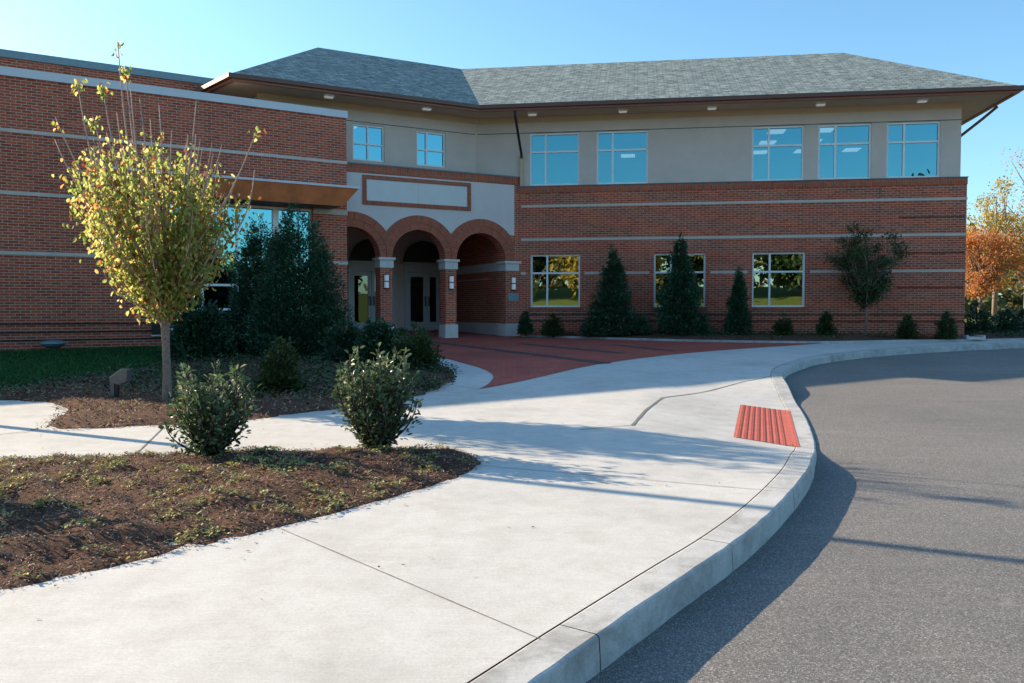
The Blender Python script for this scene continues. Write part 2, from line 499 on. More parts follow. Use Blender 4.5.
def leaf_mesh(name, pos, tip, nrm, L, W, mat, parent=None, fold=0.25, loc=None, curl=0.0):
    pos = np.asarray(pos, float); N = len(pos)
    tip = np.asarray(tip, float); nrm = np.asarray(nrm, float)
    tip /= np.linalg.norm(tip, axis=1, keepdims=True) + 1e-9
    side = np.cross(tip, nrm); side /= np.linalg.norm(side, axis=1, keepdims=True) + 1e-9
    up = np.cross(side, tip)
    L = np.broadcast_to(np.asarray(L, float), (N,))[:, None]
    W = np.broadcast_to(np.asarray(W, float), (N,))[:, None]
    org = np.array(root_of(parent) if parent is not None else (loc or (0, 0, 0)))
    V = np.empty((N, 6, 3))
    V[:, 0] = pos
    V[:, 1] = pos + tip * L - up * L * curl
    for k, (a, b) in enumerate(((0.33, 0.5), (0.72, 0.38))):
        V[:, 2 + k] = pos + tip * L * a + side * W * b + up * W * fold
        V[:, 4 + k] = pos + tip * L * a - side * W * b + up * W * fold
    V -= org
    idx = np.array([0, 2, 3, 1, 0, 1, 5, 4])
    loops = (np.arange(N)[:, None] * 6 + idx[None]).ravel()
    me = bpy.data.meshes.new(name)
    me.vertices.add(N * 6); me.vertices.foreach_set('co', V.ravel())
    me.loops.add(N * 8); me.loops.foreach_set('vertex_index', loops.astype(np.int32))
    me.polygons.add(N * 2); me.polygons.foreach_set('loop_start', (np.arange(N * 2) * 4).astype(np.int32))
    me.update(calc_edges=True)
    return link_mesh(name, me, mat, parent, loc=(0, 0, 0) if parent is not None else tuple(org))

def rnd_dirs(n):
    v = rng.normal(size=(n, 3))
    return v / np.linalg.norm(v, axis=1, keepdims=True)

def smooth(a, b, x):
    t = min(max((x - a) / (b - a), 0), 1)
    return t * t * (3 - 2 * t)

def inside(poly, x, y):
    c = False
    j = len(poly) - 1
    for i in range(len(poly)):
        xi, yi = poly[i]; xj, yj = poly[j]
        if (yi > y) != (yj > y) and x < (xj - xi) * (y - yi) / (yj - yi) + xi:
            c = not c
        j = i
    return c

def seg_dist(poly, x, y, closed=True):
    best = 1e9
    n = len(poly)
    for i in range(n if closed else n - 1):
        ax, ay = poly[i]; bx, by = poly[(i + 1) % n]
        dx, dy = bx - ax, by - ay
        t = min(max(((x - ax) * dx + (y - ay) * dy) / (dx * dx + dy * dy + 1e-12), 0), 1)
        d = math.hypot(x - ax - t * dx, y - ay - t * dy)
        if d < best:
            best = d; by_ = ay + t * dy
    return best, by_

def catmull(pts, per=5):
    out = []
    P = [Vector(p) for p in pts]
    for i in range(len(P) - 1):
        p0, p1, p2, p3 = P[max(i - 1, 0)], P[i], P[i + 1], P[min(i + 2, len(P) - 1)]
        for k in range(per):
            t = k / per
            q = 0.5 * ((2 * p1) + (p2 - p0) * t + (2 * p0 - 5 * p1 + 4 * p2 - p3) * t * t + (3 * p1 - p0 - 3 * p2 + p3) * t ** 3)
            out.append((q.x, q.y))
    out.append(tuple(P[-1])[:2])
    return out

def resample(poly, step):
    out = []
    n = len(poly)
    for i in range(n):
        a, b = poly[i], poly[(i + 1) % n]
        m = max(1, int(math.hypot(b[0] - a[0], b[1] - a[1]) / step))
        for k in range(m):
            out.append((a[0] + (b[0] - a[0]) * k / m, a[1] + (b[1] - a[1]) * k / m))
    return out

def sheet(name, poly, zf, mat, inner=(), step=None, kind='structure', skirt=0.0):
    """a ground surface: outline plus inner points, triangulated, each vertex raised to zf(x, y)"""
    if step:
        poly = resample(poly, step)
    pts = [Vector(p) for p in poly] + [Vector(p) for p in inner if inside(poly, *p)]
    n = len(poly)
    vs, es, fs, *_ = delaunay_2d_cdt(pts, [], [list(range(n))], 1, 1e-5)
    mb = MB()
    mb.v = [(v.x, v.y, zf(v.x, v.y)) for v in vs]
    for f in fs:
        a, b, c = [vs[i] for i in f[:3]]
        cr = (b.x - a.x) * (c.y - a.y) - (b.y - a.y) * (c.x - a.x)
        f = list(f) if cr > 0 else list(f)[::-1]
        mb.f.append(f)
        mb.uv.extend([(vs[i].x, vs[i].y) for i in f])
    o = mb.build(name, mat, smooth=True)
    return tag(o, kind=kind)

def grid(x0, x1, y0, y1, s, jit=0.0):
    out = []
    x = x0
    while x < x1:
        y = y0
        while y < y1:
            out.append((x + random.uniform(-jit, jit), y + random.uniform(-jit, jit)))
            y += s
        x += s
    return out

# ------------------------------------------------------------------ ground, road, kerb, pavement
KERB = catmull([(-6.5, -6), (-3.2, -1.6), (-2.0, 0.1), (-1.3, 1.15), (-0.75, 1.95), (-0.3, 2.6), (0.06, 3.13), (0.38, 3.6),
                (0.92, 4.37), (1.3, 4.9), (1.72, 5.56), (2.18, 6.38), (2.54, 7.1), (2.9, 7.98), (3.2, 8.8), (3.54, 9.9),
                (3.97, 11.5), (4.38, 13.3), (4.75, 14.7), (5.25, 16.0), (6.1, 17.5), (7.0, 18.75), (9.1, 20.7), (11.7, 22.3),
                (14.4, 23.55), (20, 25.6), (30, 28.6), (45, 32.4), (90, 42)], 6)
def offset(line, d):
    out = []
    for i, p in enumerate(line):
        a = line[max(i - 1, 0)]; b = line[min(i + 1, len(line) - 1)]
        tx, ty = b[0] - a[0], b[1] - a[1]
        l = math.hypot(tx, ty)
        out.append((p[0] - ty / l * d, p[1] + tx / l * d))
    return out

def ramp_dz(x, y):
    if not (-1 < x < 6 and 5.5 < y < 16):
        return 0.0
    d, yk = seg_dist(KERB, x, y, False)
    w = smooth(7.3, 8.7, yk) * (1 - smooth(11.8, 13.6, yk))
    return -0.135 * w * (1 - min(max((d - 0.25) / 1.75, 0), 1))

KIN = offset(KERB, 0.20)
KIN2 = offset(KERB, 0.207)
walk_poly = KIN2[:-1] + [(60, 38), (45, 33.4), (20, 26.5), (14.9, 24.7), (10.99, 24.1), (8.54, 23.5), (6, 27), (-4, 27), (-12, 21), (-20, 15), (-16, 4), (-12, -6)]
inner = grid(-0.5, 5, 5.8, 15.5, 0.16)
inner += grid(-6, 3, 1, 13, 0.7)
sheet('pavement', walk_poly, lambda x, y: gz(x, y) + ramp_dz(x, y), M['concrete'], inner)

mb = MB()
def kerb_ring(i):
    n = KERB[i]
    a = KERB[max(i - 1, 0)]; b = KERB[min(i + 1, len(KERB) - 1)]
    tx, ty = b[0] - a[0], b[1] - a[1]
    l = math.hypot(tx, ty)
    nx, ny = -ty / l, tx / l
    dz = ramp_dz(n[0] + nx * 0.1, n[1] + ny * 0.1)
    z = gz(*n) + dz
    low = gz(*n) - 0.25
    e1, e2 = random.uniform(-0.004, 0.004), random.uniform(-0.005, 0.005)
    prof = [(0.20, low), (0.20, z), (0.19, z + 0.003), (0.018 + e1, z), (0.006 + e1, z - 0.005), (0.0 + e1, z - 0.016 + e2), (-0.004 + e2, z - 0.08), (-0.012, low)]
    return [(n[0] + nx * d, n[1] + ny * d, zz) for d, zz in prof]
rings = [kerb_ring(i) for i in range(len(KERB))]
run = 0.0
lerp3 = lambda a, b, t: tuple(a[q] + (b[q] - a[q]) * t for q in range(3))
for i, (r0, r1) in enumerate(zip(rings, rings[1:])):
    l = math.hypot(r1[1][0] - r0[1][0], r1[1][1] - r0[1][1])
    run += l
    cut = run > 1.5        # a contraction joint: an open 7 mm gap between two castings
    if cut:
        run = 0.0
        re = [lerp3(b, a, min(0.5, 0.007 / max(l, 0.01))) for a, b in zip(r0, r1)]
        mb.face(re)
    else:
        re = r1
    for k in range(len(r0) - 1):
        mb.face([r0[k + 1], r0[k], re[k], re[k + 1]])
tag(mb.build('kerb', M['kerbstone']), kind='structure')

road_poly = KERB[:-1] + [(90, 42), (140, 42), (140, -15), (-40, -15), (-30, -8), (-8, -8)]
sheet('road', road_poly, lambda x, y: gz(x, y) - 0.16, M['asphalt'], grid(-28, 130, -14, 40, 4.0))

land_poly = [p for p in offset(KERB, 0.1) if p[0] > 14] + [(140, 45), (140, 300), (-160, 300), (-160, -14.5), (-14, -12), (-11.8, -6), (-15.5, 4), (-19, 15), (-12, 20.5), (-4, 26.5), (6, 26.5), (12, 25)]
sheet('ground', land_poly, lambda x, y: gz(x, y) - 0.05, M['meadow'], grid(-150, 138, -30, 290, 9, 1) + grid(-30, 138, 20, 50, 3))
sheet('bank', [(-120, -14.8), (140, -14.8), (160, -140), (-160, -140)], lambda x, y: gz(x, y) - 0.16, M['meadow'], grid(-150, 150, -138, -15, 5, 0.5))
mb = MB()
mb.face([(-1500, -1500, -1.2), (1500, -1500, -1.2), (1500, 1500, -1.2), (-1500, 1500, -1.2)])
tag(mb.build('terrain', M['meadow']), kind='structure')

def strip(pts, w, dz):
    mb = MB()
    pts = [Vector(p) for p in pts]
    dense = []
    for a, b in zip(pts, pts[1:]):
        m = max(1, int((b - a).length / 0.15))
        dense += [a.lerp(b, k / m) for k in range(m)]
    dense.append(pts[-1])
    L = []
    for i, p in enumerate(dense):
        t = (dense[min(i + 1, len(dense) - 1)] - dense[max(i - 1, 0)]).normalized()
        n = Vector((-t.y, t.x))
        ww = w * random.uniform(0.75, 1.25)
        L.append((p - n * ww / 2, p + n * ww / 2))
    d = 0
    for (a0, a1), (b0, b1) in zip(L, L[1:]):
        z = lambda q: (q.x, q.y, gz(q.x, q.y) + ramp_dz(q.x, q.y) + dz)
        l = (b0 - a0).length
        mb.face([z(a1), z(a0), z(b0), z(b1)], [(d, w), (d, 0), (d + l, 0), (d + l, w)])
        d += l
    return mb
for pts, w in [([(-1.45, 5.21), (0.12, 3.55)], 0.006), ([(-3.41, 7.56), (-3.75, 8.95)], 0.014), ([(-0.27, 7.1), (1.93, 6.2)], 0.007),
               ([(4.42, 14.35), (3.22, 12.97), (2.09, 11.64)], 0.024), ([(2.09, 11.64), (1.66, 10.39), (1.33, 9.24)], 0.034),
               ([(1.33, 9.24), (0.95, 9.04), (0.72, 8.91)], 0.014), ([(-5.1, 8.74), (-5.06, 8.85), (-6.4, 7.5)], 0.012),
               ([(-1.36, 17.0), (-0.92, 13.1), (-0.52, 12.5)], 0.010), ([(5.0, 15.5), (4.0, 18.6)], 0.010), ([(7.3, 19.2), (7.0, 22.2)], 0.01)]:
    tag(strip(pts, w, 0.004).build('pavement_joint', M['joint']), kind='structure')

# brick forecourt that runs in under the arches
def A2(u, o): return FA.pt(u, o, 0)[:2]
fore_poly = catmull([(-5.6, 23.95), (-4.9, 22.8), (-3.5, 20.6), (-2.3, 19.25), (-1.71, 18.52), (-1.39, 17.99), (-1.01, 17.02), (-0.61, 15.94), (-0.39, 14.98),
                     (-0.32, 14.3), (-0.34, 13.68), (-0.39, 13.11), (-0.5, 12.55)], 3) + catmull([(-0.49, 12.53), (0.1, 13.53), (0.57, 14.47), (1.71, 16.7), (3.59, 19.08), (5.7, 21.0), (8.54, 23.1)], 3)[1:]
fore_poly += [(5.72, 23.62), (3.7, 24.45), (2.06, 25.44), (0.34, 26.23), A2(0.2, 0.05), A2(-0.3, -5.0), A2(-6.2, -5.0), A2(-6.2, -0.4)]
sheet('brick_forecourt', fore_poly, lambda x, y: gz(x, y) + 0.005, M['paver'])
for a, b, w in [((-2.9, 24.7), (1.9, 16.85), 0.34), ((0.2, 22.95), (2.62, 19.5), 0.3), ((2.7, 22.6), (3.9, 20.2), 0.25)]:
    tag(strip([a, b], w, 0.009).build('paver_band', M['paver_dark']), kind='structure')

# thin white edging along the planting strip in front of the long wing
edge = catmull([(0.36, 26.25), (2.06, 25.46), (3.7, 24.47), (5.72, 23.64), (8.54, 23.12), (10.99, 23.72), (14.92, 24.47), (20, 26.3), (30, 29.3), (45, 33.2)], 4)
mb = MB()
ein = offset(edge, 0.14)
for (a, b), (c, d) in zip(zip(edge, ein), zip(edge[1:], ein[1:])):
    q = lambda p, h: (p[0], p[1], gz(*p) + h)
    mb.face([q(b, .06), q(a, .06), q(c, .06), q(d, .06)])
    mb.face([q(a, .06), q(a, -.1), q(c, -.1), q(c, .06)])
tag(mb.build('edging_kerb', M['kerbstone']), kind='structure')

# planting beds and lawn
def bed(name, poly, mound, mat, stepin, rough=0.02, base=0.0):
    dense = resample(poly, 0.15)
    xs = [p[0] for p in poly]; ys = [p[1] for p in poly]
    ph = random.uniform(0, 9)
    def zf(x, y):
        d, _ = seg_dist(poly, x, y)
        if d < 1e-3:
            return gz(x, y) - 0.015 + base
        nz = rough * (math.sin(x * 7 + ph + 2 * math.sin(y * 3.1)) * math.sin(y * 8.3 + ph) + 0.6 * math.sin(x * 17 + y * 13))
        return gz(x, y) + base + 0.012 + mound * smooth(0, 0.7, d) + nz * smooth(0, 0.25, d)
    o = sheet(name, dense, zf, mat, [p for p in grid(min(xs), max(xs), min(ys), max(ys), stepin, stepin * 0.2) if seg_dist(poly, *p)[0] > 0.05])
    return zf
BED_A = catmull([(-9.5, -0.9), (-6, 1.5), (-3.6, 3.2), (-2.53, 4.1), (-2.1, 4.51), (-1.45, 5.21), (-0.93, 5.86), (-0.55, 6.39), (-0.30, 6.85), (-0.24, 7.2), (-0.30, 7.5), (-0.45, 7.72),
         (-0.70, 7.85), (-0.95, 7.9), (-1.51, 7.85), (-1.95, 7.78), (-2.54, 7.72), (-2.89, 7.62), (-3.67, 7.53), (-4.54, 7.41), (-9.5, 7.0)], 3)
BED_B = catmull([(-7.9, 11.35), (-6.84, 11.19), (-6.55, 11.15), (-6.25, 11.05), (-6.01, 10.84), (-5.8, 10.58), (-5.54, 10.16), (-5.38, 9.74), (-5.22, 9.3), (-5.08, 8.8)], 2) + \
        catmull([(-5.06, 8.74), (-4.37, 8.98), (-3.75, 9.15), (-3.0, 9.5), (-2.54, 10.02), (-2.08, 10.5), (-1.36, 11.54), (-1.08, 12.33), (-0.92, 13.2), (-0.88, 14.3), (-0.95, 15.15), (-1.1, 15.74),
         (-1.31, 16.57), (-1.63, 17.45), (-2.5, 18.7), (-3.9, 20.3), (-5.0, 22.6)], 2) + [(-5.1, 23.6), (-8.3, 21.66), (-7.45, 18.5), (-6.95, 16.35), (-7.2, 15.35), (-7.4, 14.3), (-7.5, 13.0), (-7.6, 12.2)]
BED_C = edge[:30] and [(p[0], p[1]) for p in offset(edge, 0.12)[:37]] + [(45, 40), (20, 33), (13.6, 28), (13.35, 24.83), (0.3, 26.78)]
zA = bed('planting_bed', BED_A, 0.07, M['mulch'], 0.10, 0.028)
zB = bed('planting_bed', BED_B, 0.05, M['mulch'], 0.35, 0.02)
zC = bed('planting_bed', BED_C, 0.09, M['mulch'], 0.6, 0.02, 0.05)
LAWN = [(-8.2, 21.7), (-7.2, 18.4), (-6.7, 16.35), (-6.95, 15.25), (-7.15, 14.2), (-7.28, 12.95), (-7.38, 12.1), (-7.7, 11.3), (-14, 11.6), (-19, 14.9), FW.pt(-7.5, 0.02, 0)[:2], FW.pt(4.1, 0.02, 0)[:2]]
zL = bed('lawn', LAWN, 0.05, M['lawn'], 0.5, 0.01)

def scatter(poly, n, cond=None):
    xs = [p[0] for p in poly]; ys = [p[1] for p in poly]
    out = []
    while len(out) < n:
        x = random.uniform(min(xs), max(xs)); y = random.uniform(min(ys), max(ys))
        if inside(poly, x, y) and (cond is None or cond(x, y)):
            out.append((x, y))
    return out

def litter(name, pts, zf, lift, L, W, tilt, mat, fold=0.15, up=False):
    n = len(pts)
    pos = np.array([(x, y, zf(x, y) + random.uniform(*lift)) for x, y in pts])
    a = rng.uniform(0, 2 * np.pi, n)
    e = rng.normal(0, tilt, n)
    if up:
        e = rng.uniform(0.5, 1.4, n)
    tip = np.stack([np.cos(a) * np.cos(e), np.sin(a) * np.cos(e), np.sin(e)], 1)
    nr = rnd_dirs(n) * 0.45 + np.array([0, 0, 1.0])
    o = leaf_mesh(name, pos, tip, nr, rng.uniform(*L, n), rng.uniform(*W, n), mat, None, fold)
    return tag(o, kind='stuff')

nearA = lambda x, y: x > -y * 0.75 - 0.3 and y > 3
litter('bark_mulch', scatter(BED_A, 38000, lambda x, y: nearA(x, y) and seg_dist(BED_A, x, y)[0] > random.uniform(-0.02, 0.06)), zA, (-0.006, 0.012), (0.012, 0.044), (0.003, 0.010), 0.35, M['chips'])
lit = lambda x, y: y < 12.3 and x > -7.5
litter('bark_mulch', scatter(BED_B, 9000, lambda x, y: y < 13.5), zB, (0.0, 0.02), (0.025, 0.075), (0.008, 0.02), 0.4, M['chips'])
def clump(poly, nc, per, sd, cond=None):
    out = []
    for cx, cy in scatter(poly, nc, cond):
        k = random.randint(per // 3, per)
        for _ in range(k):
            x, y = random.gauss(cx, sd), random.gauss(cy, sd)
            if inside(poly, x, y):
                out.append((x, y))
    return out
litter('seedlings', clump(BED_A, 200, 44, 0.05, nearA) + clump(BED_B, 90, 22, 0.09, lit), lambda x, y: zA(x, y) if y < 8.3 else zB(x, y), (0.008, 0.03), (0.016, 0.046), (0.010, 0.024), 0.4, M['weeds'], 0.2)
litter('ground_cover', clump(BED_B, 620, 40, 0.2, lambda x, y: y > 10.9 and not (x < -4.6 and y < 11.6)), zB, (0.01, 0.09), (0.04, 0.08), (0.02, 0.04), 0.5, M['cover'], 0.2)
litter('ground_cover', clump(BED_C, 330, 40, 0.25, lambda x, y: x < 22), zC, (0.01, 0.09), (0.04, 0.1), (0.02, 0.045), 0.5, M['cover'], 0.2)
litter('fallen_leaves', [(x, y) for x, y in scatter([(-6, 1.5), (2, 1.5), (4.5, 14), (-1, 13), (-6, 8)], 90, lambda x, y: not inside(BED_A, x, y) and not inside(BED_B, x, y) and seg_dist(KERB, x, y, False)[0] > 0.25 and inside(walk_poly, x, y) and random.random() < max(0.12, 1 - seg_dist(BED_A, x, y)[0] * 1.5))],
       lambda x, y: gz(x, y) + ramp_dz(x, y), (0.003, 0.008), (0.01, 0.035), (0.006, 0.018), 0.12, M['chips'])
litter('grass', scatter(LAWN, 24000, lambda x, y: x > -0.66 * y - 0.4), zL, (-0.01, 0.0), (0.05, 0.10), (0.008, 0.015), 0.5, M['grass'], 0.1, True)

# ------------------------------------------------------------------ the building
B0 = (0.0958, 26.812, 0.66)
bld = empty('school_building', B0, 'two storey red brick building with hipped shingle roof, grey stucco upper floor and arched entrance', 'building')
def part(mb, name, mat, parent=None, label=None, **k):
    o = mb.build(name, mat, parent or bld, **k)
    if label: o['label'] = label
    return o

def window(F, u0, u1, z0, z1, mull, trans, glass, o=0.0, depth=0.10, fw=0.055, label=None):
    """aluminium frame with mullions set in a reveal; the glass is a sub-part"""
    i = o - depth
    m = MB()
    m.box(F, u0, u1, i - 0.05, i + 0.03, z1 - fw, z1).box(F, u0, u1, i - 0.05, i + 0.03, z0, z0 + fw)
    m.box(F, u0, u0 + fw, i - 0.05, i + 0.03, z0 + fw, z1 - fw).box(F, u1 - fw, u1, i - 0.05, i + 0.03, z0 + fw, z1 - fw)
    for um, w in mull:
        m.box(F, um - w / 2, um + w / 2, i - 0.045, i + 0.025, z0 + fw, z1 - fw)
    for zt, w in trans:
        xs = [u0 + fw] + [v for um, ww in mull for v in (um - ww / 2, um + ww / 2)] + [u1 - fw]
        for a, b in zip(xs[::2], xs[1::2]):
            m.box(F, a, b, i - 0.045, i + 0.02, zt - w / 2, zt + w / 2)
    w = part(m, 'window', M['frame'], label=label)
    g = MB()
    us = [u0] + [um for um, _ in mull] + [u1]
    g.face([F.pt(u0 + 0.01, i - 0.02, z0 + 0.01), F.pt(u1 - 0.01, i - 0.02, z0 + 0.01), F.pt(u1 - 0.01, i - 0.02, z1 - 0.01), F.pt(u0 + 0.01, i - 0.02, z1 - 0.01)])
    part(g, 'pane', glass, w)
    return w

# --- long wing: brick below, stucco above
low_w = [(0.30, 1.88), (4.17, 5.75), (7.14, 8.70)]
up_w = [(0.27, 1.85), (2.38, 3.98), (7.10, 8.63), (9.04, 10.57), (11.0, 12.51)]
mb = MB()
mb.wall(FM, -0.2, 13.25, 0.3, 5.20, [(a, b, 1.59, 3.26) for a, b in low_w], 0.0, 0.11)
mb.face([FM.pt(13.25, 0, 0.3), FM.pt(13.25, -9.5, 0.3), FM.pt(13.25, -9.5, 5.2), FM.pt(13.25, 0, 5.2)], [(0, 0.3), (9.5, 0.3), (9.5, 5.2), (0, 5.2)])
mb.face([FM.pt(13.25, -9.5, 0.3), FM.pt(-3, -9.5, 0.3), FM.pt(-3, -9.5, 5.2), FM.pt(13.25, -9.5, 5.2)], [(0, 0.3), (16, 0.3), (16, 5.2), (0, 5.2)])
part(mb, 'brick_wall', M['brick'])
mb = MB()   # soldier course along the top of the brickwork
mb.box(FM, -0.2, 13.262, -0.2, 0.012, 5.202, 5.40, rot=True, skip='b')
part(mb, 'soldier_course', M['brick_trim'])
part(MB().box(FM, -0.2, 13.28, -0.2, 0.03, 5.402, 5.425), 'ledge_flashing', M['coping_dark'])
for z in (4.785, 3.73):
    part(MB().box(FM, 0.0, 13.262, -0.05, 0.016, z - 0.04, z + 0.04), 'string_course', M['course'])
segs = [(0.0, 0.16), (2.02, 4.03), (5.89, 7.0), (8.84, 13.262)]
for a, b in segs:
    part(MB().box(FM, a, b, -0.05, 0.016, 2.62, 2.70), 'string_course', M['course'])
for z in (1.36, 1.16):  # dark of recessed rows put into the brick colour; strips sit proud
    part(MB().box(FM, 0.02, 13.255, -0.03, 0.007, z - 0.028, z + 0.028, skip='b'), 'dark_course', M['brick_accent'])
for z in (4.25, 3.2, 2.17):     # short dark course near the corner
    part(MB().box(FM, 11.35, 13.2, -0.03, 0.006, z - 0.025, z + 0.025, skip='b'), 'dark_course', M['brick_accent'])
for a, b in low_w:
    part(MB().box(FM, a - 0.06, b + 0.06, -0.1, 0.03, 1.50, 1.588, rot=True), 'window_sill', M['brick_trim'])
    window(FM, a, b, 1.59, 3.26, [(a + 0.53, 0.055)], [(2.67, 0.055)], M['glass_low'])
S = -0.06
mb = MB()
mb.wall(FM, -1.6, 13.08, 5.3, 7.62, [(a, b, 5.43, 7.085) for a, b in up_w], S, 0.09)
mb.face([FM.pt(13.08, S, 5.3), FM.pt(13.08, -9.4, 5.3), FM.pt(13.08, -9.4, 7.62), FM.pt(13.08, S, 7.62)])
part(mb, 'stucco_wall', M['stucco'])
for a, b in up_w:
    window(FM, a, b, 5.432, 7.083, [(a + 0.505, 0.055)], [(6.50, 0.055)], M['glass_up'], S, 0.08)
for (a, b), fr in zip(up_w, (1.0, 0.42, 0.0, 0.0, 0.95)):  # pale blinds added behind some panes to make them look lighter
    if fr:
        part(MB().box(FM, a + 0.06, b - 0.06, S - 0.22, S - 0.20, 7.05 - fr * 1.55, 7.05), 'added_blind', M['coping'])
part(MB().box(FM, -1.42, 13.085, -0.1, S + 0.004, 7.092, 7.112, skip='b'), 'stucco_reveal', M['dark_metal'])
for u in (5.0, 10.8):     # control joints in the brick
    part(MB().box(FM, u - 0.006, u + 0.006, -0.03, 0.004, 0.6, 5.19, skip='b'), 'control_joint', M['brick_accent'])

# --- entrance: arcade, porch, upper wall set back behind a parapet
SP, RI, RO, CU = 3.04, 0.855, 1.285, (-5.36, -3.28, -1.20)
Z0 = 0.45
out = [(0.19, Z0), (0.19, 5.46), (-5.62, 5.46), (-5.62, SP)]
def arch_pts(c, r, n=24):
    return [(c + r * math.cos(math.pi * (1 - k / n)), SP + r * math.sin(math.pi * (1 - k / n))) for k in range(n + 1)]
# outline, clockwise from the left end: half of the first arch is behind the brick wing
pts = [(-5.62, 5.46), (0.19, 5.46), (0.19, Z0)]
pts += [(CU[2] + RI, Z0)] + arch_pts(CU[2], RI)[::-1] + [(CU[2] - RI, Z0)]
pts += [(CU[1] + RI, Z0)] + arch_pts(CU[1], RI)[::-1] + [(CU[1] - RI, Z0)]
a1 = [p for p in arch_pts(CU[0], RI)[::-1] if p[0] > -5.62]
pts += [(CU[0] + RI, Z0)] + a1 + [(-5.62, a1[-1][1] + 0.001)]
mb = MB()
tris = tessellate_polygon([[Vector((x, z, 0)) for x, z in pts]])
for t in tris:
    P = [pts[i] for i in t]
    cr = (P[1][0] - P[0][0]) * (P[2][1] - P[0][1]) - (P[1][1] - P[0][1]) * (P[2][0] - P[0][0])
    if cr < 0: P = P[::-1]
    mb.face([FA.pt(x, 0, z) for x, z in P], P)
    mb.face([FA.pt(x, -0.42, z) for x, z in P[::-1]], P[::-1])
d = 0
for (a, b) in zip(pts, pts[1:] + pts[:1]):     # reveals (0.42 deep)
    l = math.hypot(b[0] - a[0], b[1] - a[1])
    mb.face([FA.pt(a[0], 0, a[1]), FA.pt(b[0], 0, b[1]), FA.pt(b[0], -0.42, b[1]), FA.pt(a[0], -0.42, a[1])], [(0, d), (0, d + l), (0.42, d + l), (0.42, d)])
    d += l
part(mb, 'arcade_wall', M['brick'])
# right return of the porch, ceiling, inner faces
mb = MB()
mb.box(FA, -0.345, 0.188, -5.6, -0.425, Z0, 5.45)
part(mb, 'porch_side_wall', M['brick'])
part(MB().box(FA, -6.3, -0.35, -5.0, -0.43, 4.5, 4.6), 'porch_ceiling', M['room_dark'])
part(MB().box(FA, -0.35, -0.325, -4.95, -0.43, Z0, 1.07), 'porch_plinth', M['stone'])
part(MB().box(FA, -0.36, -0.305, -4.95, -0.43, 2.75, 3.02), 'porch_band', M['stone'])
part(MB().box(FA, -0.35, -0.315, -4.3, -1.2, 2.50, 2.54), 'handrail', M['course'])
part(MB().box(FA, -6.6, -6.2, -5.6, -0.1, Z0, 5.4), 'porch_side_wall', M['brick'])
# pale stucco field above the arches, following the outer arch rings
fld = [(-5.60, 5.455)] + [(-0.03, 5.455), (-0.03, 3.86)]
def clip_arch(c, lo, hi):
    return [p for p in arch_pts(c, RO, 48)[::-1] if lo <= p[0] <= hi]
mid1, mid2 = (CU[0] + CU[1]) / 2, (CU[1] + CU[2]) / 2
zc = SP + math.sqrt(RO ** 2 - 1.04 ** 2)
fr = clip_arch(CU[2], mid2, -0.03)
fr = [p for p in fr if p[0] <= CU[2] + 1.0 or p[1] > 3.84]
fld += fr + [(mid2, zc)] + clip_arch(CU[1], mid1, mid2) + [(mid1, zc)] + clip_arch(CU[0], -5.60, mid1)
mb = MB()
for t in tessellate_polygon([[Vector((x, z, 0)) for x, z in fld]]):
    P = [fld[i] for i in t]
    cr = (P[1][0] - P[0][0]) * (P[2][1] - P[0][1]) - (P[1][1] - P[0][1]) * (P[2][0] - P[0][0])
    if abs(cr) < 1e-7: continue
    if cr < 0: P = P[::-1]
    mb.face([FA.pt(x, 0.012, z) for x, z in P], P)
part(mb, 'stucco_field', M['stucco_pale'])
for c in CU:
    a = MB()
    for r0, r1, of in ((RI, RI + 0.21, 0.03), (RI + 0.213, RO, 0.045)):
        n = 72
        for k in range(n):
            t0, t1 = math.pi * k / n, math.pi * (k + 1) / n
            def p(r, t, o):
                x = r * math.cos(t)
                lim = 1.038
                if abs(x) > lim and c != -1.2 or (c == -1.2 and x < -lim) or (c == -1.2 and x > 1.16):
                    s = (lim if not (c == -1.2 and x > 0) else 1.16) / abs(x)
                    return (c + x * s, r * math.sin(t) * 1.0 + SP, o)
                return (c + x, SP + r * math.sin(t), o)
            if c + r1 * math.cos((t0 + t1) / 2) < -5.6 or c + r0 * math.cos((t0 + t1) / 2) < -5.6:
                continue
            q = [p(r0, t0, of), p(r1, t0, of), p(r1, t1, of), p(r0, t1, of)]
            l0, l1 = t0 * r0, t1 * r0
            a.face([FA.pt(x, o, z) for x, z, o in q], [(0, l0), (r1 - r0, l0), (r1 - r0, l1), (0, l1)])
            q = [p(r1, t0, of), p(r1, t0, 0), p(r1, t1, 0), p(r1, t1, of)]
            a.face([FA.pt(x, o, z) for x, z, o in q], [(0, l0), (.03, l0), (.03, l1), (0, l1)])
            q = [p(r0, t0, 0), p(r0, t0, of), p(r0, t1, of), p(r0, t1, 0)]
            a.face([FA.pt(x, o, z) for x, z, o in q], [(0, l0), (.03, l0), (.03, l1), (0, l1)])
    part(a, 'brick_arch', M['brick_trim'])
for u0, u1 in ((-4.50, -4.14), (-2.42, -2.06), (-0.34, 0.19)):    # columns with plinth and capital
    c = part(MB().box(FA, u0, u1, -0.424, 0.02, 1.06, 2.74), 'column', M['brick'])
    part(MB().box(FA, u0 - 0.03, u1 + 0.035, -0.45, 0.06, Z0, 1.06), 'plinth', M['stone'], c)
    cp = MB().box(FA, u0 - 0.03, u1 + 0.035, -0.45, 0.055, 2.742, 2.97)
    cp.box(FA, u0 - 0.075, u1 + 0.08, -0.49, 0.10, 2.972, 3.045)
    part(cp, 'capital', M['stone'], c)
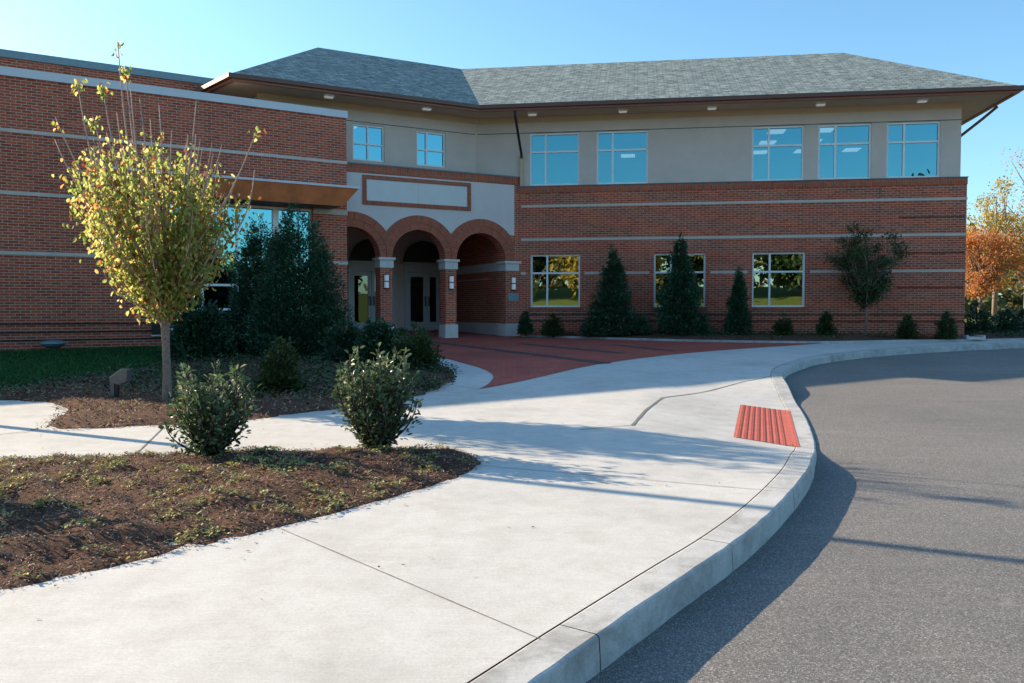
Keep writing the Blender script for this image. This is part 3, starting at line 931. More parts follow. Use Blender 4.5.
# framed sign panel (blank in the photograph)
pn = part(MB().box(FA, -4.915, -1.69, 0.0, 0.03, 4.67, 5.29), 'sign_panel', M['panel'])
fm = MB()
fm.box(FA, -5.03, -1.575, 0.0, 0.06, 5.292, 5.40, rot=True).box(FA, -5.03, -1.575, 0.0, 0.06, 4.555, 4.667, rot=True)
fm.box(FA, -5.03, -4.917, 0.0, 0.06, 4.669, 5.29).box(FA, -1.688, -1.575, 0.0, 0.06, 4.669, 5.29)
part(fm, 'brick_frame', M['brick_trim'], pn)
part(MB().box(FA, -3.308, -3.298, 0.03, 0.033, 4.68, 5.28, skip='b'), 'panel_joint', M['course'], pn)
# soldier band and coping on top of the arcade, brick strip at its right end
part(MB().box(FA, -5.62, 0.20, -0.42, 0.03, 5.462, 5.69, rot=True), 'soldier_course', M['brick_trim'])
part(MB().box(FA, -5.62, 0.22, -0.45, 0.055, 5.692, 5.73), 'parapet_coping', M['coping_dark'])
part(MB().box(FA, -0.028, 0.196, -0.3, 0.022, 3.05, 5.46), 'brick_pilaster', M['brick'])
part(MB().box(FA, -5.6, 0.18, -2.2, -0.43, 5.3, 5.45), 'porch_roof', M['coping_dark'])
# inner facade with two glazed entrances
IN = -4.9
iw = MB().wall(FA, -6.2, -0.34, Z0, 4.5, [(-3.93, -2.23, Z0, 3.10), (-1.84, -0.36, Z0, 3.10)], IN, 0.15)
part(iw, 'inner_wall', M['stucco'])
for u0, u1 in ((-3.93, -2.23), (-1.84, -0.36)):
    um = u0 + 0.86
    c = (u0 + u1) / 2
    arc = MB()     # dark fanlight in an arched surround
    fan = [(c + 0.86 * math.cos(math.pi * k / 20), 3.18 + 0.86 * math.sin(math.pi * k / 20)) for k in range(21)]
    arc.face([FA.pt(x, IN + 0.02, z) for x, z in fan], fan)
    fl = part(arc, 'fanlight', M['room_dark'])
    sr = MB()
    sr.tube([FA.pt(x, IN + 0.03, z) for x, z in fan], 0.035, 5)
    part(sr, 'fanlight_frame', M['door'], fl)
    fr_ = MB().box(FA, u0, u0 + 0.11, IN - 0.12, IN + 0.04, Z0, 3.10).box(FA, u1 - 0.11, u1, IN - 0.12, IN + 0.04, Z0, 3.10)
    fr_.box(FA, u0 - 0.06, u1 + 0.06, IN - 0.12, IN + 0.06, 3.102, 3.22).box(FA, u0 + 0.112, u1 - 0.112, IN - 0.1, IN + 0.02, 2.86, 3.10)
    part(fr_, 'door_frame', M['door'])
    for a, b, side in ((u0 + 0.115, um - 0.005, 1), (um + 0.005, u1 - 0.115, -1)):
        dm = MB().box(FA, a, a + 0.12, IN - 0.08, IN - 0.02, 0.72, 2.85).box(FA, b - 0.12, b, IN - 0.08, IN - 0.02, 0.72, 2.85)
        dm.box(FA, a + 0.121, b - 0.121, IN - 0.08, IN - 0.02, 2.70, 2.85).box(FA, a + 0.121, b - 0.121, IN - 0.08, IN - 0.02, 0.72, 1.06)
        dr = part(dm, 'door', M['door'])
        g = MB()
        g.face([FA.pt(a + 0.11, IN - 0.05, 1.05), FA.pt(b - 0.11, IN - 0.05, 1.05), FA.pt(b - 0.11, IN - 0.05, 2.71), FA.pt(a + 0.11, IN - 0.05, 2.71)])
        part(g, 'door_glass', M['glass_door'], dr)
        hx = b - 0.06 if side == 1 else a + 0.06
        h = MB().tube([FA.pt(hx, IN - 0.02, 1.66), FA.pt(hx, IN + 0.06, 1.68), FA.pt(hx, IN + 0.06, 1.96), FA.pt(hx, IN - 0.02, 1.98)], 0.02, 6)
        part(h, 'handle', M['dark_metal'], dr)
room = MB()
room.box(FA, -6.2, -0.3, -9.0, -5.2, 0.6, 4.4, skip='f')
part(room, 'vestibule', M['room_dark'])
# upper wall behind the arcade
AU = -0.84
uw = [(-5.03, -4.045), (-3.0, -2.03)]
mb = MB().wall(FA, -7.77, -0.86, 5.2, 7.62, [(a, b, 5.97, 7.04) for a, b in uw], AU, 0.09)
mb.face([FA.pt(-7.77, -8, 5.2), FA.pt(-7.77, AU, 5.2), FA.pt(-7.77, AU, 7.62), FA.pt(-7.77, -8, 7.62)])
part(mb, 'stucco_wall', M['stucco'])
for (a, b), mo in zip(uw, (0.48, 0.35)):
    window(FA, a, b, 5.972, 7.038, [(a + mo, 0.05)], [(6.47, 0.045)], M['glass_up'], AU, 0.08, 0.05)
part(MB().box(FA, -7.77, -0.99, AU - 0.05, AU + 0.004, 7.092, 7.112, skip='b'), 'stucco_reveal', M['dark_metal'])

# rooms behind the glass, with ceiling lights
rm = MB().box(FM, -0.9, 13.0, -6.5, -0.26, 4.6, 7.3, skip='f')
part(rm, 'upper_room', M['room'])
for u in (3.3, 5.7, 8.1, 9.6, 11.3):
    for o in (-1.9, -3.7, -5.5):
        if u > 11 and o > -4: continue
        part(MB().box(FM, u - 0.26, u + 0.26, o - 0.3, o + 0.3, 7.27, 7.295), 'ceiling_light', M['lamp'])
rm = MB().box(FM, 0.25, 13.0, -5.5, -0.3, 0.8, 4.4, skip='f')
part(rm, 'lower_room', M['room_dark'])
rm = MB().box(FA, -7.6, -1.9, -5, AU - 0.25, 5.0, 7.3, skip='f')
part(rm, 'upper_room', M['room'])
part(MB().box(FA, -5.4, -4.4, -2.6, -1.9, 7.27, 7.295), 'ceiling_light', M['lamp'])

# roof: one hipped sheet bent round the inner corner
ZE = 7.73
def isect(F1, o1, F2, o2):
    a = np.array([F1.n, F2.n])
    b = np.array([np.dot(F1.p, F1.n) + o1, np.dot(F2.p, F2.n) + o2])
    r = np.linalg.solve(a, b)
    return r
RUN, PIT = 4.7, 0.53
ZR = ZE + RUN * PIT
V = isect(FA, 0.3, FM, 1.1); X = isect(FA, 0.3 - RUN, FM, 1.1 - RUN); VB = isect(FA, 0.3 - 2 * RUN, FM, 1.1 - 2 * RUN)
TA, TAb = FA.pt(-8.72, 0.3, ZE), FA.pt(-10.9, 0.3 - 2 * RUN, ZE)
TM, TMb = FM.pt(14.24, 1.1, ZE), FM.pt(14.24, 1.1 - 2 * RUN, ZE)
RA, RM = FA.pt(-8.72 + 3.66, 0.3 - RUN, ZR), FM.pt(14.24 - 3.72, 1.1 - RUN, ZR)
V3, X3, VB3 = (*V, ZE), (*X, ZR), (*VB, ZE)
mb = MB()
def rface(pts):
    P = [Vector(p) for p in pts]
    n = (P[1] - P[0]).cross(P[2] - P[0]).normalized()
    if n.z < 0:
        P = P[::-1]; n = -n
    h = Vector((n.y, -n.x, 0)).normalized()
    s = n.cross(h)
    mb.face([tuple(p) for p in P], [((p - P[0]).dot(h), p.dot(s)) for p in P])
for q in ([TA, V3, X3, RA], [V3, TM, RM, X3], [TM, TMb, RM], [TMb, VB3, X3, RM], [VB3, TAb, RA, X3], [TAb, TA, RA]):
    rface(q)
roof = part(mb, 'roof', M['shingle'])
def eave_run(pts, o, w, z0, z1):
    m = MB()
    for a, b in zip(pts, pts[1:]):
        a, b = Vector(a), Vector(b)
        t = (b - a).normalized()
        F = Frame((a.x, a.y), (t.x, t.y), (t.y, -t.x))
        m.box(F, 0, (b - a).length, -w + o, o, z0, z1)
    return m
ev = [TAb, TA, V3, TM, TMb]
ev2 = [Vector(p).to_2d() for p in ev]
def off_ring(d):
    base = [(TAb, None)]
    a = FA.pt(-10.9 - d, 0.3 - 2 * RUN, 0); b = FA.pt(-8.72 - d, 0.3 + d, 0)
    v = isect(FA, 0.3 + d, FM, 1.1 + d)
    e = FM.pt(14.24 + d, 1.1 + d, 0); f = FM.pt(14.24 + d, 1.1 - 2 * RUN, 0)
    return [Vector(a[:2]), Vector(b[:2]), Vector(v), Vector(e[:2]), Vector(f[:2])]
def band(d0, d1, z0, z1):
    m = MB()
    r0, r1 = off_ring(d0), off_ring(d1)
    for i in range(4):
        a, b, c, e = r0[i], r0[i + 1], r1[i + 1], r1[i]
        m.face([(*e, z0), (*c, z0), (*c, z1), (*e, z1)])
        m.face([(*e, z1), (*c, z1), (*b, z1), (*a, z1)])
        m.face([(*a, z0), (*b, z0), (*c, z0), (*e, z0)])
        m.face([(*b, z0), (*a, z0), (*a, z1), (*b, z1)])
    return m
part(band(-0.03, 0.06, ZE - 0.10, ZE + 0.012), 'gutter', M['fascia'], roof)
part(band(-0.14, -0.035, ZE - 0.165, ZE - 0.06), 'fascia', M['fascia_red'], roof)
sf = MB()
r = off_ring(-0.10)
inner_r = [FA.pt(-7.6, 0.3 - 2 * RUN, 0), FA.pt(-7.6, AU - 0.15, 0), (*isect(FA, AU - 0.15, FM, -0.2), 0), FM.pt(12.95, -0.2, 0), FM.pt(12.95, 1.1 - 2 * RUN, 0)]
for i in range(4):
    a, b = r[i], r[i + 1]
    sf.face([(*a, 7.60), (*b, 7.60), (inner_r[i + 1][0], inner_r[i + 1][1], 7.60), (inner_r[i][0], inner_r[i][1], 7.60)])
part(sf, 'soffit', M['soffit'], roof)
# frieze just under the soffit
part(MB().box(FM, -1.40, 13.09, -0.1, S + 0.012, 7.42, 7.598, skip='b'), 'frieze', M['soffit'])
part(MB().box(FA, -7.78, -1.01, AU - 0.05, AU + 0.012, 7.42, 7.598, skip='b'), 'frieze', M['soffit'])
# downspouts
def gp(u, o, z, F=FM): return F.pt(u, o, z)
dsp = MB().tube([gp(-0.05, 0.98, 7.6), gp(-0.05, 0.98, 7.42), gp(0.02, 0.08, 6.42), gp(0.02, 0.05, 6.3)], 0.04, 6)
part(dsp, 'downspout', M['dark_metal'])
part(MB().box(FM, -0.03, 0.08, -0.06, 0.03, 5.43, 6.36), 'downspout', M['soffit'], label='tan lower downspout on the stucco wall')
part(MB().tube([gp(14.15, -0.3, 7.5), gp(13.75, -0.35, 7.15), gp(13.1, -0.4, 6.62)], 0.045, 6), 'downspout', M['fascia'])

# --- brick wing on the left, parallel to the entrance, with a copper canopy over a storefront window
wl, wr = -5.9, 8.47
hole = (3.7, 7.48, 0.98, 4.30)
mb = MB().wall(FW, wl, wr, 0.1, 6.90, [hole], 0.0, 0.16)
mb.face([FW.pt(wr, 0, 0.1), FW.pt(wr, -5, 0.1), FW.pt(wr, -5, 6.9), FW.pt(wr, 0, 6.9)], [(0, 0.1), (5, 0.1), (5, 6.9), (0, 6.9)])
part(mb, 'brick_wall', M['brick'])
part(MB().box(FW, wl, wr + 0.03, -0.32, 0.05, 6.902, 7.10), 'coping', M['coping'])
for z in (5.66, 4.22, 2.83):
    ss = [(wl, wr + 0.016)]
    if z < 4.3: ss = [(wl, hole[0] - 0.0), (hole[1] + 0.0, wr + 0.016)]
    for a, b in ss:
        part(MB().box(FW, a, b, -0.04, 0.016, z - 0.042, z + 0.042), 'string_course', M['course'])
for z in (1.17, 0.97, 0.78):  # recess shade painted as darker brick on strips slightly proud of the wall
    part(MB().box(FW, wl, 3.68, -0.04, 0.008, z - 0.022, z + 0.022, skip='b'), 'dark_course', M['brick_dark'])
part(MB().box(FW, wl, 8.4, -5.0, -0.33, 6.5, 6.75), 'flat_roof', M['coping_dark'])
mb = MB().wall(FW, -16, wl, 0.0, 5.35, [], -0.05, 0.1)      # lower end of the wing, left of the view
mb.face([FW.pt(-16, -0.05, 5.35), FW.pt(wl, -0.05, 5.35), FW.pt(wl, -9, 5.35), FW.pt(-16, -9, 5.35)])
mb.face([FW.pt(wl, 0, 0), FW.pt(wl, -9, 0), FW.pt(wl, -9, 6.9), FW.pt(wl, 0, 6.9)][::-1], [(0, 0), (9, 0), (9, 6.9), (0, 6.9)][::-1])
part(mb, 'brick_wall', M['brick'])
part(MB().box(FW, -16, wl - 0.01, -0.4, 0.0, 5.352, 5.55), 'coping', M['coping'])
# taller parapet set back behind it
up = part(MB().box(FW, wl, 5.9, -3.6, -3.0, 6.7, 8.08), 'upper_parapet', M['brick'])
part(MB().box(FW, wl, 5.93, -3.65, -2.95, 8.082, 8.28), 'parapet_coping', M['plaque'], up)
window(FW, *hole[:2], *hole[2:], [(4.55, 0.05), (5.446, 0.05), (6.48, 0.17)], [(2.90, 0.05), (2.16, 0.06), (1.52, 0.06)], M['glass_up'], 0.0, 0.14, 0.06,
       label='wide storefront window under the copper canopy')
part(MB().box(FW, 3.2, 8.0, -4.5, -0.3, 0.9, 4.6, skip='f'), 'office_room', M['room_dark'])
cn = MB()      # canopy: flared box, wider at the top
tp = [(2.25, 0.02), (8.43, 0.02), (8.43, 1.03), (2.25, 1.03)]
bt_ = [(2.55, 0.02), (8.06, 0.02), (8.06, 0.80), (2.55, 0.80)]
T = [FW.pt(u, o, 4.80) for u, o in tp]; Bq = [FW.pt(u, o, 4.33) for u, o in bt_]
for i in range(4):
    j = (i + 1) % 4
    cn.face([Bq[j], Bq[i], T[i], T[j]])
cn.face(Bq)
cn.face(T[::-1])
cv = part(cn, 'canopy', M['copper'], label='copper clad canopy over the storefront window')
part(MB().box(FW, 2.22, 8.46, 0.02, 1.06, 4.80, 4.86), 'canopy_flashing', M['coping'], cv)
part(MB().box(FW, 2.6, 8.0, 0.03, 0.72, 4.318, 4.328), 'canopy_soffit', M['dark_metal'], cv)
part(MB().box(FW, 7.5, 8.475, -0.05, 0.02, 4.22, 4.32), 'lintel', M['course'])

# ------------------------------------------------------------------ fixtures on and by the building
def wall_lantern(u, o, label):
    c = FA.pt(u, o, 2.12)
    t = empty('wall_lantern', c, label, 'wall light', 'wall lanterns on the arcade columns')
    part(MB().box(FA, u - 0.075, u + 0.075, o, o + 0.03, 2.12, 2.56), 'back_plate', M['dark_metal'], t)
    sh = MB()
    n = 10
    for z0, z1 in ((2.15, 2.325), (2.355, 2.53)):
        for k in range(n):
            t0, t1 = math.pi * k / n, math.pi * (k + 1) / n
            q = lambda a, z: FA.pt(u + 0.068 * math.cos(a), o + 0.03 + 0.085 * math.sin(a), z)
            sh.face([q(t1, z0), q(t0, z0), q(t0, z1), q(t1, z1)])
    part(sh, 'diffuser', M['lens'], t, smooth=True)
    for z0, z1 in ((2.12, 2.15), (2.327, 2.353), (2.53, 2.56)):
        bd = MB()
        pts2 = [(0.08 * math.cos(math.pi * k / n), 0.032 + 0.098 * math.sin(math.pi * k / n)) for k in range(n + 1)]
        for (a, b), (c2, d2) in zip(pts2, pts2[1:]):
            bd.face([FA.pt(u + c2, o + d2, z0), FA.pt(u + a, o + b, z0), FA.pt(u + a, o + b, z1), FA.pt(u + c2, o + d2, z1)])
        bd.face([FA.pt(u + a, o + b, z1) for a, b in pts2])
        bd.face([FA.pt(u + a, o + b, z0) for a, b in pts2[::-1]])
        part(bd, 'band', M['dark_metal'], t)
wall_lantern(-4.33, 0.02, 'wall lantern on the brick column left of the middle arch')
wall_lantern(-2.24, 0.02, 'wall lantern on the brick column between the middle and right arches')
wall_lantern(-0.08, 0.02, 'wall lantern above the small teal plaque on the end column')
pl = MB().box(FA, -0.27, 0.11, 0.02, 0.045, 1.79, 2.03)
o = pl.build('plaque', M['plaque'], loc=FA.pt(-0.08, 0.02, 1.79))
tag(o, 'small teal plaque on the right end column of the arcade', 'plaque')
for i, (F, u, off, where) in enumerate([(FA, -2.95, -0.15, 'over the second floor window nearest the inner corner'), (FA, -5.95, -0.15, 'above the flat wing coping, leftmost of the eaves'),
        (FM, 0.42, 0.5, 'above the first long wing window from the downspout'), (FM, 3.2, 0.5, 'above the second long wing window from the downspout'),
        (FM, 5.85, 0.5, 'above the blank stucco stretch'), (FM, 8.98, 0.5, 'above the pier left of the middle window of three'), (FM, 11.8, 0.5, 'above the upper window nearest the far corner')]):
    c = F.pt(u, off, 7.56)
    t = empty('soffit_light', c, 'flat white soffit light ' + where, 'soffit light', 'lights under the eaves')
    part(MB().box(F, u - 0.14, u + 0.14, off - 0.08, off + 0.08, 7.55, 7.60), 'housing', M['frame'], t)
    part(MB().box(F, u - 0.12, u + 0.12, off - 0.065, off + 0.065, 7.515, 7.548), 'lens', M['soffit_lens'], t)

def flood(loc, az, label, s=1.0):
    x, y, z = loc
    t = empty('flood_light', loc, label, 'flood light', 'flood lights in the beds')
    c, sn = math.cos(az), math.sin(az)
    F = Frame((x, y), (c, sn), (sn, -c))
    part(MB().box(F, -0.035 * s, 0.035 * s, -0.035 * s, 0.035 * s, z - 0.1, z + 0.32 * s), 'stake', M['grey_metal'], t)
    part(MB().box(F, 0.045 * s, 0.10 * s, -0.03 * s, 0.03 * s, z - 0.1, z + 0.30 * s), 'junction_box', M['dark_metal'], t)
    # tilted lamp head, bevelled wedge
    prof = [(-0.01, 0.30), (-0.02, 0.36), (0.22, 0.53), (0.31, 0.52), (0.30, 0.30), (0.14, 0.24)]
    hd = MB()
    for sg in (-1, 1):
        ring = [F.pt(a * s, sg * 0.10 * s, z + b * s) for a, b in prof]
        hd.face(ring if sg > 0 else ring[::-1])
    for (a, b), (a2, b2) in zip(prof, prof[1:] + prof[:1]):
        hd.face([F.pt(a * s, -0.10 * s, z + b * s), F.pt(a2 * s, -0.10 * s, z + b2 * s), F.pt(a2 * s, 0.10 * s, z + b2 * s), F.pt(a * s, 0.10 * s, z + b * s)])
    h = part(hd, 'lamp_head', M['grey_metal'], t)
    ln = MB()
    e = 0.012
    ln.face([F.pt((-0.02 - e) * s, -0.09 * s, z + 0.375 * s), F.pt((0.20 - e) * s, -0.09 * s, z + 0.53 * s), F.pt((0.20 - e) * s, 0.09 * s, z + 0.53 * s), F.pt((-0.02 - e) * s, 0.09 * s, z + 0.375 * s)])
    part(ln, 'lamp_glass', M['lens'], h)
flood((-5.36, 11.25, zB(-5.36, 11.25)), R(0), 'dark flood light on a short stake in the shaded bed, nearest the path', 0.72)
dl = FW.pt(1.06, 0.45, 0)
dl = (dl[0], dl[1], zL(dl[0], dl[1]))
t = empty('bowl_light', dl, 'dark blue rounded bowl light on the lawn at the foot of the brick wing', 'ground light')
bw = MB()
n = 20
prof = [(0.06, 0.0), (0.10, 0.06), (0.22, 0.12), (0.28, 0.18), (0.27, 0.22), (0.16, 0.25), (0.0, 0.26)]
for (r0, z0), (r1, z1) in zip(prof, prof[1:]):
    for k in range(n):
        a, b = 2 * math.pi * k / n, 2 * math.pi * (k + 1) / n
        q = lambda rr, an, zz: (dl[0] + rr * math.cos(an), dl[1] + rr * math.sin(an), dl[2] + zz)
        bw.face([q(r0, a, z0), q(r0, b, z0), q(r1, b, z1), q(r1, a, z1)])
part(bw, 'bowl', M['plaque'], t, smooth=True)
part(MB().tube([(dl[0], dl[1], dl[2] - 0.1), (dl[0], dl[1], dl[2] + 0.04)], 0.07, 10), 'stem', M['dark_metal'], t)
t = empty('outlet_box', FW.pt(3.4, 0.0, 0.8), 'dark outlet box low on the brick wing beside the autumn tree trunk', 'outlet box')
part(MB().box(FW, 3.28, 3.50, 0.01, 0.12, 0.88, 1.14), 'cover', M['dark_metal'], t)
part(MB().box(FW, 3.25, 3.53, 0.01, 0.15, 0.84, 0.875), 'ledge', M['stone'], t)
sb = MB()
q0 = FM.pt(13.3, 0.55, 0)
zq = zC(q0[0], q0[1])
sb.box(FM, 13.0, 13.5, 0.2, 0.9, zq - 0.02, zq + 0.05).box(FM, 13.0, 13.05, 0.2, 0.9, zq + 0.052, zq + 0.10).box(FM, 13.45, 13.5, 0.2, 0.9, zq + 0.052, zq + 0.10)
tag(sb.build('splash_block', M['stone'], loc=(q0[0], q0[1], zq)), 'pale concrete splash block on the ground at the far brick corner', 'splash block')

# tactile paving: red plate of truncated domes on the ramp
c4 = [Vector(p) for p in ((2.38, 8.98), (2.97, 8.62), (3.73, 11.23), (3.14, 11.51))]
tz = lambda p: gz(p.x, p.y) + ramp_dz(p.x, p.y)
td = MB()
NU, NV = 10, 40
def pp(a, b): return c4[0].lerp(c4[1], a).lerp(c4[3].lerp(c4[2], a), b)
for i in range(4):
    for j in range(24):
        q = [pp(i / 4, j / 24), pp((i + 1) / 4, j / 24), pp((i + 1) / 4, (j + 1) / 24), pp(i / 4, (j + 1) / 24)]
        td.face([(p.x, p.y, tz(p) + 0.005) for p in q])
for i in range(NU):
    for j in range(NV):
        p = pp((i + 0.5) / NU, (j + 0.5) / NV)
        z = tz(p) + 0.005
        rb, rt = 0.020, 0.012
        for k in range(8):
            a, b = k * math.pi / 4, (k + 1) * math.pi / 4
            td.face([(p.x + rb * math.cos(a), p.y + rb * math.sin(a), z), (p.x + rb * math.cos(b), p.y + rb * math.sin(b), z),
                     (p.x + rt * math.cos(b), p.y + rt * math.sin(b), z + 0.003), (p.x + rt * math.cos(a), p.y + rt * math.sin(a), z + 0.003)])
        td.face([(p.x + rt * math.cos(k * math.pi / 4), p.y + rt * math.sin(k * math.pi / 4), z + 0.003) for k in range(8)])
tag(td.build('tactile_paving', M['tactile'], loc=(3.05, 10.1, tz(Vector((3.05, 10.1))))), 'red tactile warning plate set into the kerb ramp', 'tactile paving')
# grooves between the dome columns read as dark lines
gr = MB()
for i in range(1, NU):
    for j in range(24):
        a = pp(i / NU - 0.008, j / 24); b = pp(i / NU + 0.008, j / 24); c = pp(i / NU + 0.008, (j + 1) / 24); d_ = pp(i / NU - 0.008, (j + 1) / 24)
        gr.face([(p.x, p.y, tz(p) + 0.0075) for p in (a, b, c, d_)])
tp_o = [o for o in COL.objects if o.name.startswith('tactile_paving')][0]
gr.build('groove', M['tactile_groove'], tp_o)

# ------------------------------------------------------------------ plants
def curve_pts(a, b, bend, n=7):
    a, b = Vector(a), Vector(b)
    out = []
    for k in range(n + 1):
        t = k / n
        p = a.lerp(b, t)
        out.append(p + Vector(bend) * math.sin(math.pi * t))
    return out

# autumn pear tree beside the path
TX, TY = -4.47, 10.84
TZ = zB(TX, TY)
pear = empty('pear_tree', (TX, TY, TZ), 'young upright tree with yellow green autumn leaves and bare top whips beside the path', 'tree')
tr = MB()
tr.tube([(TX, TY, TZ - 0.1), (TX + 0.005, TY, TZ + 0.02), (TX + 0.01, TY, TZ + 0.3), (TX, TY, TZ + 0.7), (TX - 0.01, TY, TZ + 1.0), (TX, TY, TZ + 1.3), (TX + 0.02, TY, TZ + 1.9), (TX - 0.05, TY, TZ + 2.6)],
        [0.09, 0.064, 0.052, 0.049, 0.056, 0.040, 0.030, 0.016], 9)
wh = [(124, 50), (131, 77), (83, 82), (108, 94), (98, 114), (61, 117), (201, 110), (164, 112), (145, 110), (200, 133), (262, 135), (258, 170), (217, 160), (136, 95), (111, 130), (60, 142),
      (122, 118), (228, 195), (237, 185), (155, 118), (176, 140), (190, 150)]
ends = []
for px, py in wh:
    yy = random.uniform(-0.4, 0.4)
    ends.append((TX + (px - 167) * 0.0129 * (1 + yy / 10.8) - 0.0 + yy * TX / TY, TY + yy, TZ + (405 - py) * 0.0127, True))
for k in range(84):
    zz = random.uniform(1.55, 3.35)
    hw = 0.22 + (zz - 0.9) * 0.53 if zz < 2.5 else 1.07 - (zz - 2.5) * 0.25
    an = random.uniform(0, 2 * math.pi)
    rr = hw * math.sqrt(random.uniform(0.3, 1.0))
    ends.append((TX - 0.17 + rr * math.cos(an) * 1.08, TY + rr * math.sin(an) * 0.95, TZ + zz, False))
Lp, Lt = [], []
br = MB()
for i, (ex, ey, ez, whip) in enumerate(ends):
    h0 = random.uniform(0.92, 1.5) if not whip else random.uniform(1.0, 1.9)
    if ez - TZ < 2: h0 = random.uniform(0.9, 1.2)
    st = Vector((TX, TY, TZ + h0))
    e = Vector((ex, ey, ez))
    out_ = Vector((e.x - st.x, e.y - st.y, 0))
    pts_ = curve_pts(st, e, out_ * random.uniform(0.10, 0.24) + Vector((random.uniform(-.04, .04), random.uniform(-.04, .04), -0.05)), 8)
    r0 = 0.017 if whip else 0.009
    br.tube(pts_, [r0 * (1 - k / 8.6) + (0.0042 if whip else 0.003) for k in range(9)], 5)
    # leaves and short twigs along the limb
    L_ = (e - st).length
    nl = int(L_ * (58 if whip else 60) * random.uniform(0.6, 1.4))
    lim = random.gauss(0, 0.16)
    for k in range(nl):
        t = random.uniform(0.12, 1.0)
        q = pts_[min(int(t * 8), 7)].lerp(pts_[min(int(t * 8) + 1, 8)], t * 8 % 1)
        q = q + Vector((random.gauss(0, 0.075), random.gauss(0, 0.075), random.gauss(-0.03, 0.075)))
        h = q.z - TZ
        top = 3.3 - 0.28 * abs(q.x - TX + 0.15) - (0.32 if q.x > TX + 0.35 else 0.0)
        if h > top + lim + random.gauss(0, 0.10):
            continue
        if h < 1.0 or (q - Vector((TX, TY, q.z))).length > 0.2 + (h - 0.95) * 0.74 + lim * 0.5:
            continue
        Lp.append(q); Lt.append(Vector((random.gauss(0, 0.5), random.gauss(0, 0.5), -0.75)))
    if whip and i < 11 and i not in (6, 7, 8, 9):     # a tuft of leaves left at the tip
        for k in range(10 if i in (0, 5, 10) else 24):
            q = e + Vector((random.gauss(0, 0.05), random.gauss(0, 0.05), random.uniform(-0.16, 0.02)))
            Lp.append(q); Lt.append(Vector((random.gauss(0, 0.5), random.gauss(0, 0.5), -0.8)))
part(tr, 'trunk', M['bark'], pear, smooth=True)
part(br, 'branches', M['twig'], pear, smooth=True)
n = len(Lp)
leaf_mesh('crown', Lp, Lt, rnd_dirs(n), rng.uniform(0.05, 0.085, n), rng.uniform(0.031, 0.05, n), M['pear'], pear, 0.22, curl=0.15)

# two broad leaved hollies in the sunny bed
def bush(loc, h, w, nst, nleaf, label, mat, lean=(0, 0), group=None, name='holly_bush', ls=(0.036, 0.068), open_=1.0):
    x, y, z = loc
    t = empty(name, loc, label, 'bush', group)
    st = MB()
    P, T = [], []
    for i in range(nst):
        an = random.uniform(0, 2 * math.pi)
        f = math.sqrt(random.uniform(0.02, 1))
        hh = h * random.uniform(0.5, 1.05) * (1.03 - 0.38 * f * f * random.uniform(0.0, 1.3))
        e = Vector((x + lean[0] + math.cos(an) * f * w * 0.5 * open_, y + lean[1] + math.sin(an) * f * w * 0.5 * open_, z + hh))
        s = Vector((x + random.gauss(0, 0.05), y + random.gauss(0, 0.05), z - 0.02))
        pts_ = curve_pts(s, e, Vector((math.cos(an), math.sin(an), 0)) * 0.10 * f * w + Vector((random.gauss(0, .02), random.gauss(0, .02), 0)), 6)
        st.tube(pts_, [0.011 * (1 - k / 7) + 0.002 for k in range(7)], 4)
        for k in range(nleaf):
            tt = random.uniform(0.06, 1.02) ** 0.85
            seg = min(int(tt * 6), 5)
            q = pts_[seg].lerp(pts_[seg + 1], tt * 6 - seg)
            d = (pts_[seg + 1] - pts_[seg]).normalized()
            o_ = Vector((random.gauss(0, 1), random.gauss(0, 1), random.gauss(0.1, 0.7))).normalized()
            sp = 0.085 if tt < 0.85 else 0.035
            P.append(q + o_ * random.uniform(0.005, sp)); T.append(o_ * 1.0 + d * 0.6)
    part(st, 'stems', M['bark_dark'], t)
    n = len(P)
    nr = np.array(T) * 0.2 + rnd_dirs(n) * 0.8 + np.array([0, 0, 0.9])
    leaf_mesh('foliage', P, T, nr, rng.uniform(*ls, n), rng.uniform(ls[0] * 0.55, ls[1] * 0.55, n), mat, t, 0.22, curl=0.1)
    return t
bush((-2.63, 7.30, zA(-2.63, 7.30)), 0.80, 0.74, 64, 46, 'glossy sunlit holly bush left of its taller twin, in front of the tree', M['holly'], group='holly bushes in the sunny front bed')
bush((-1.20, 7.55, zA(-1.20, 7.55)), 0.92, 0.76, 70, 46, 'taller sunlit holly bush near the rounded tip of the front bed', M['holly'], group='holly bushes in the sunny front bed')
# a bush standing just left of the view that throws its shade over the mulch
bush((-4.05, 5.62, zA(-4.05, 5.62)), 0.85, 0.7, 40, 40, 'holly bush at the outer left end of the front bed', M['holly'], group='holly bushes in the sunny front bed')

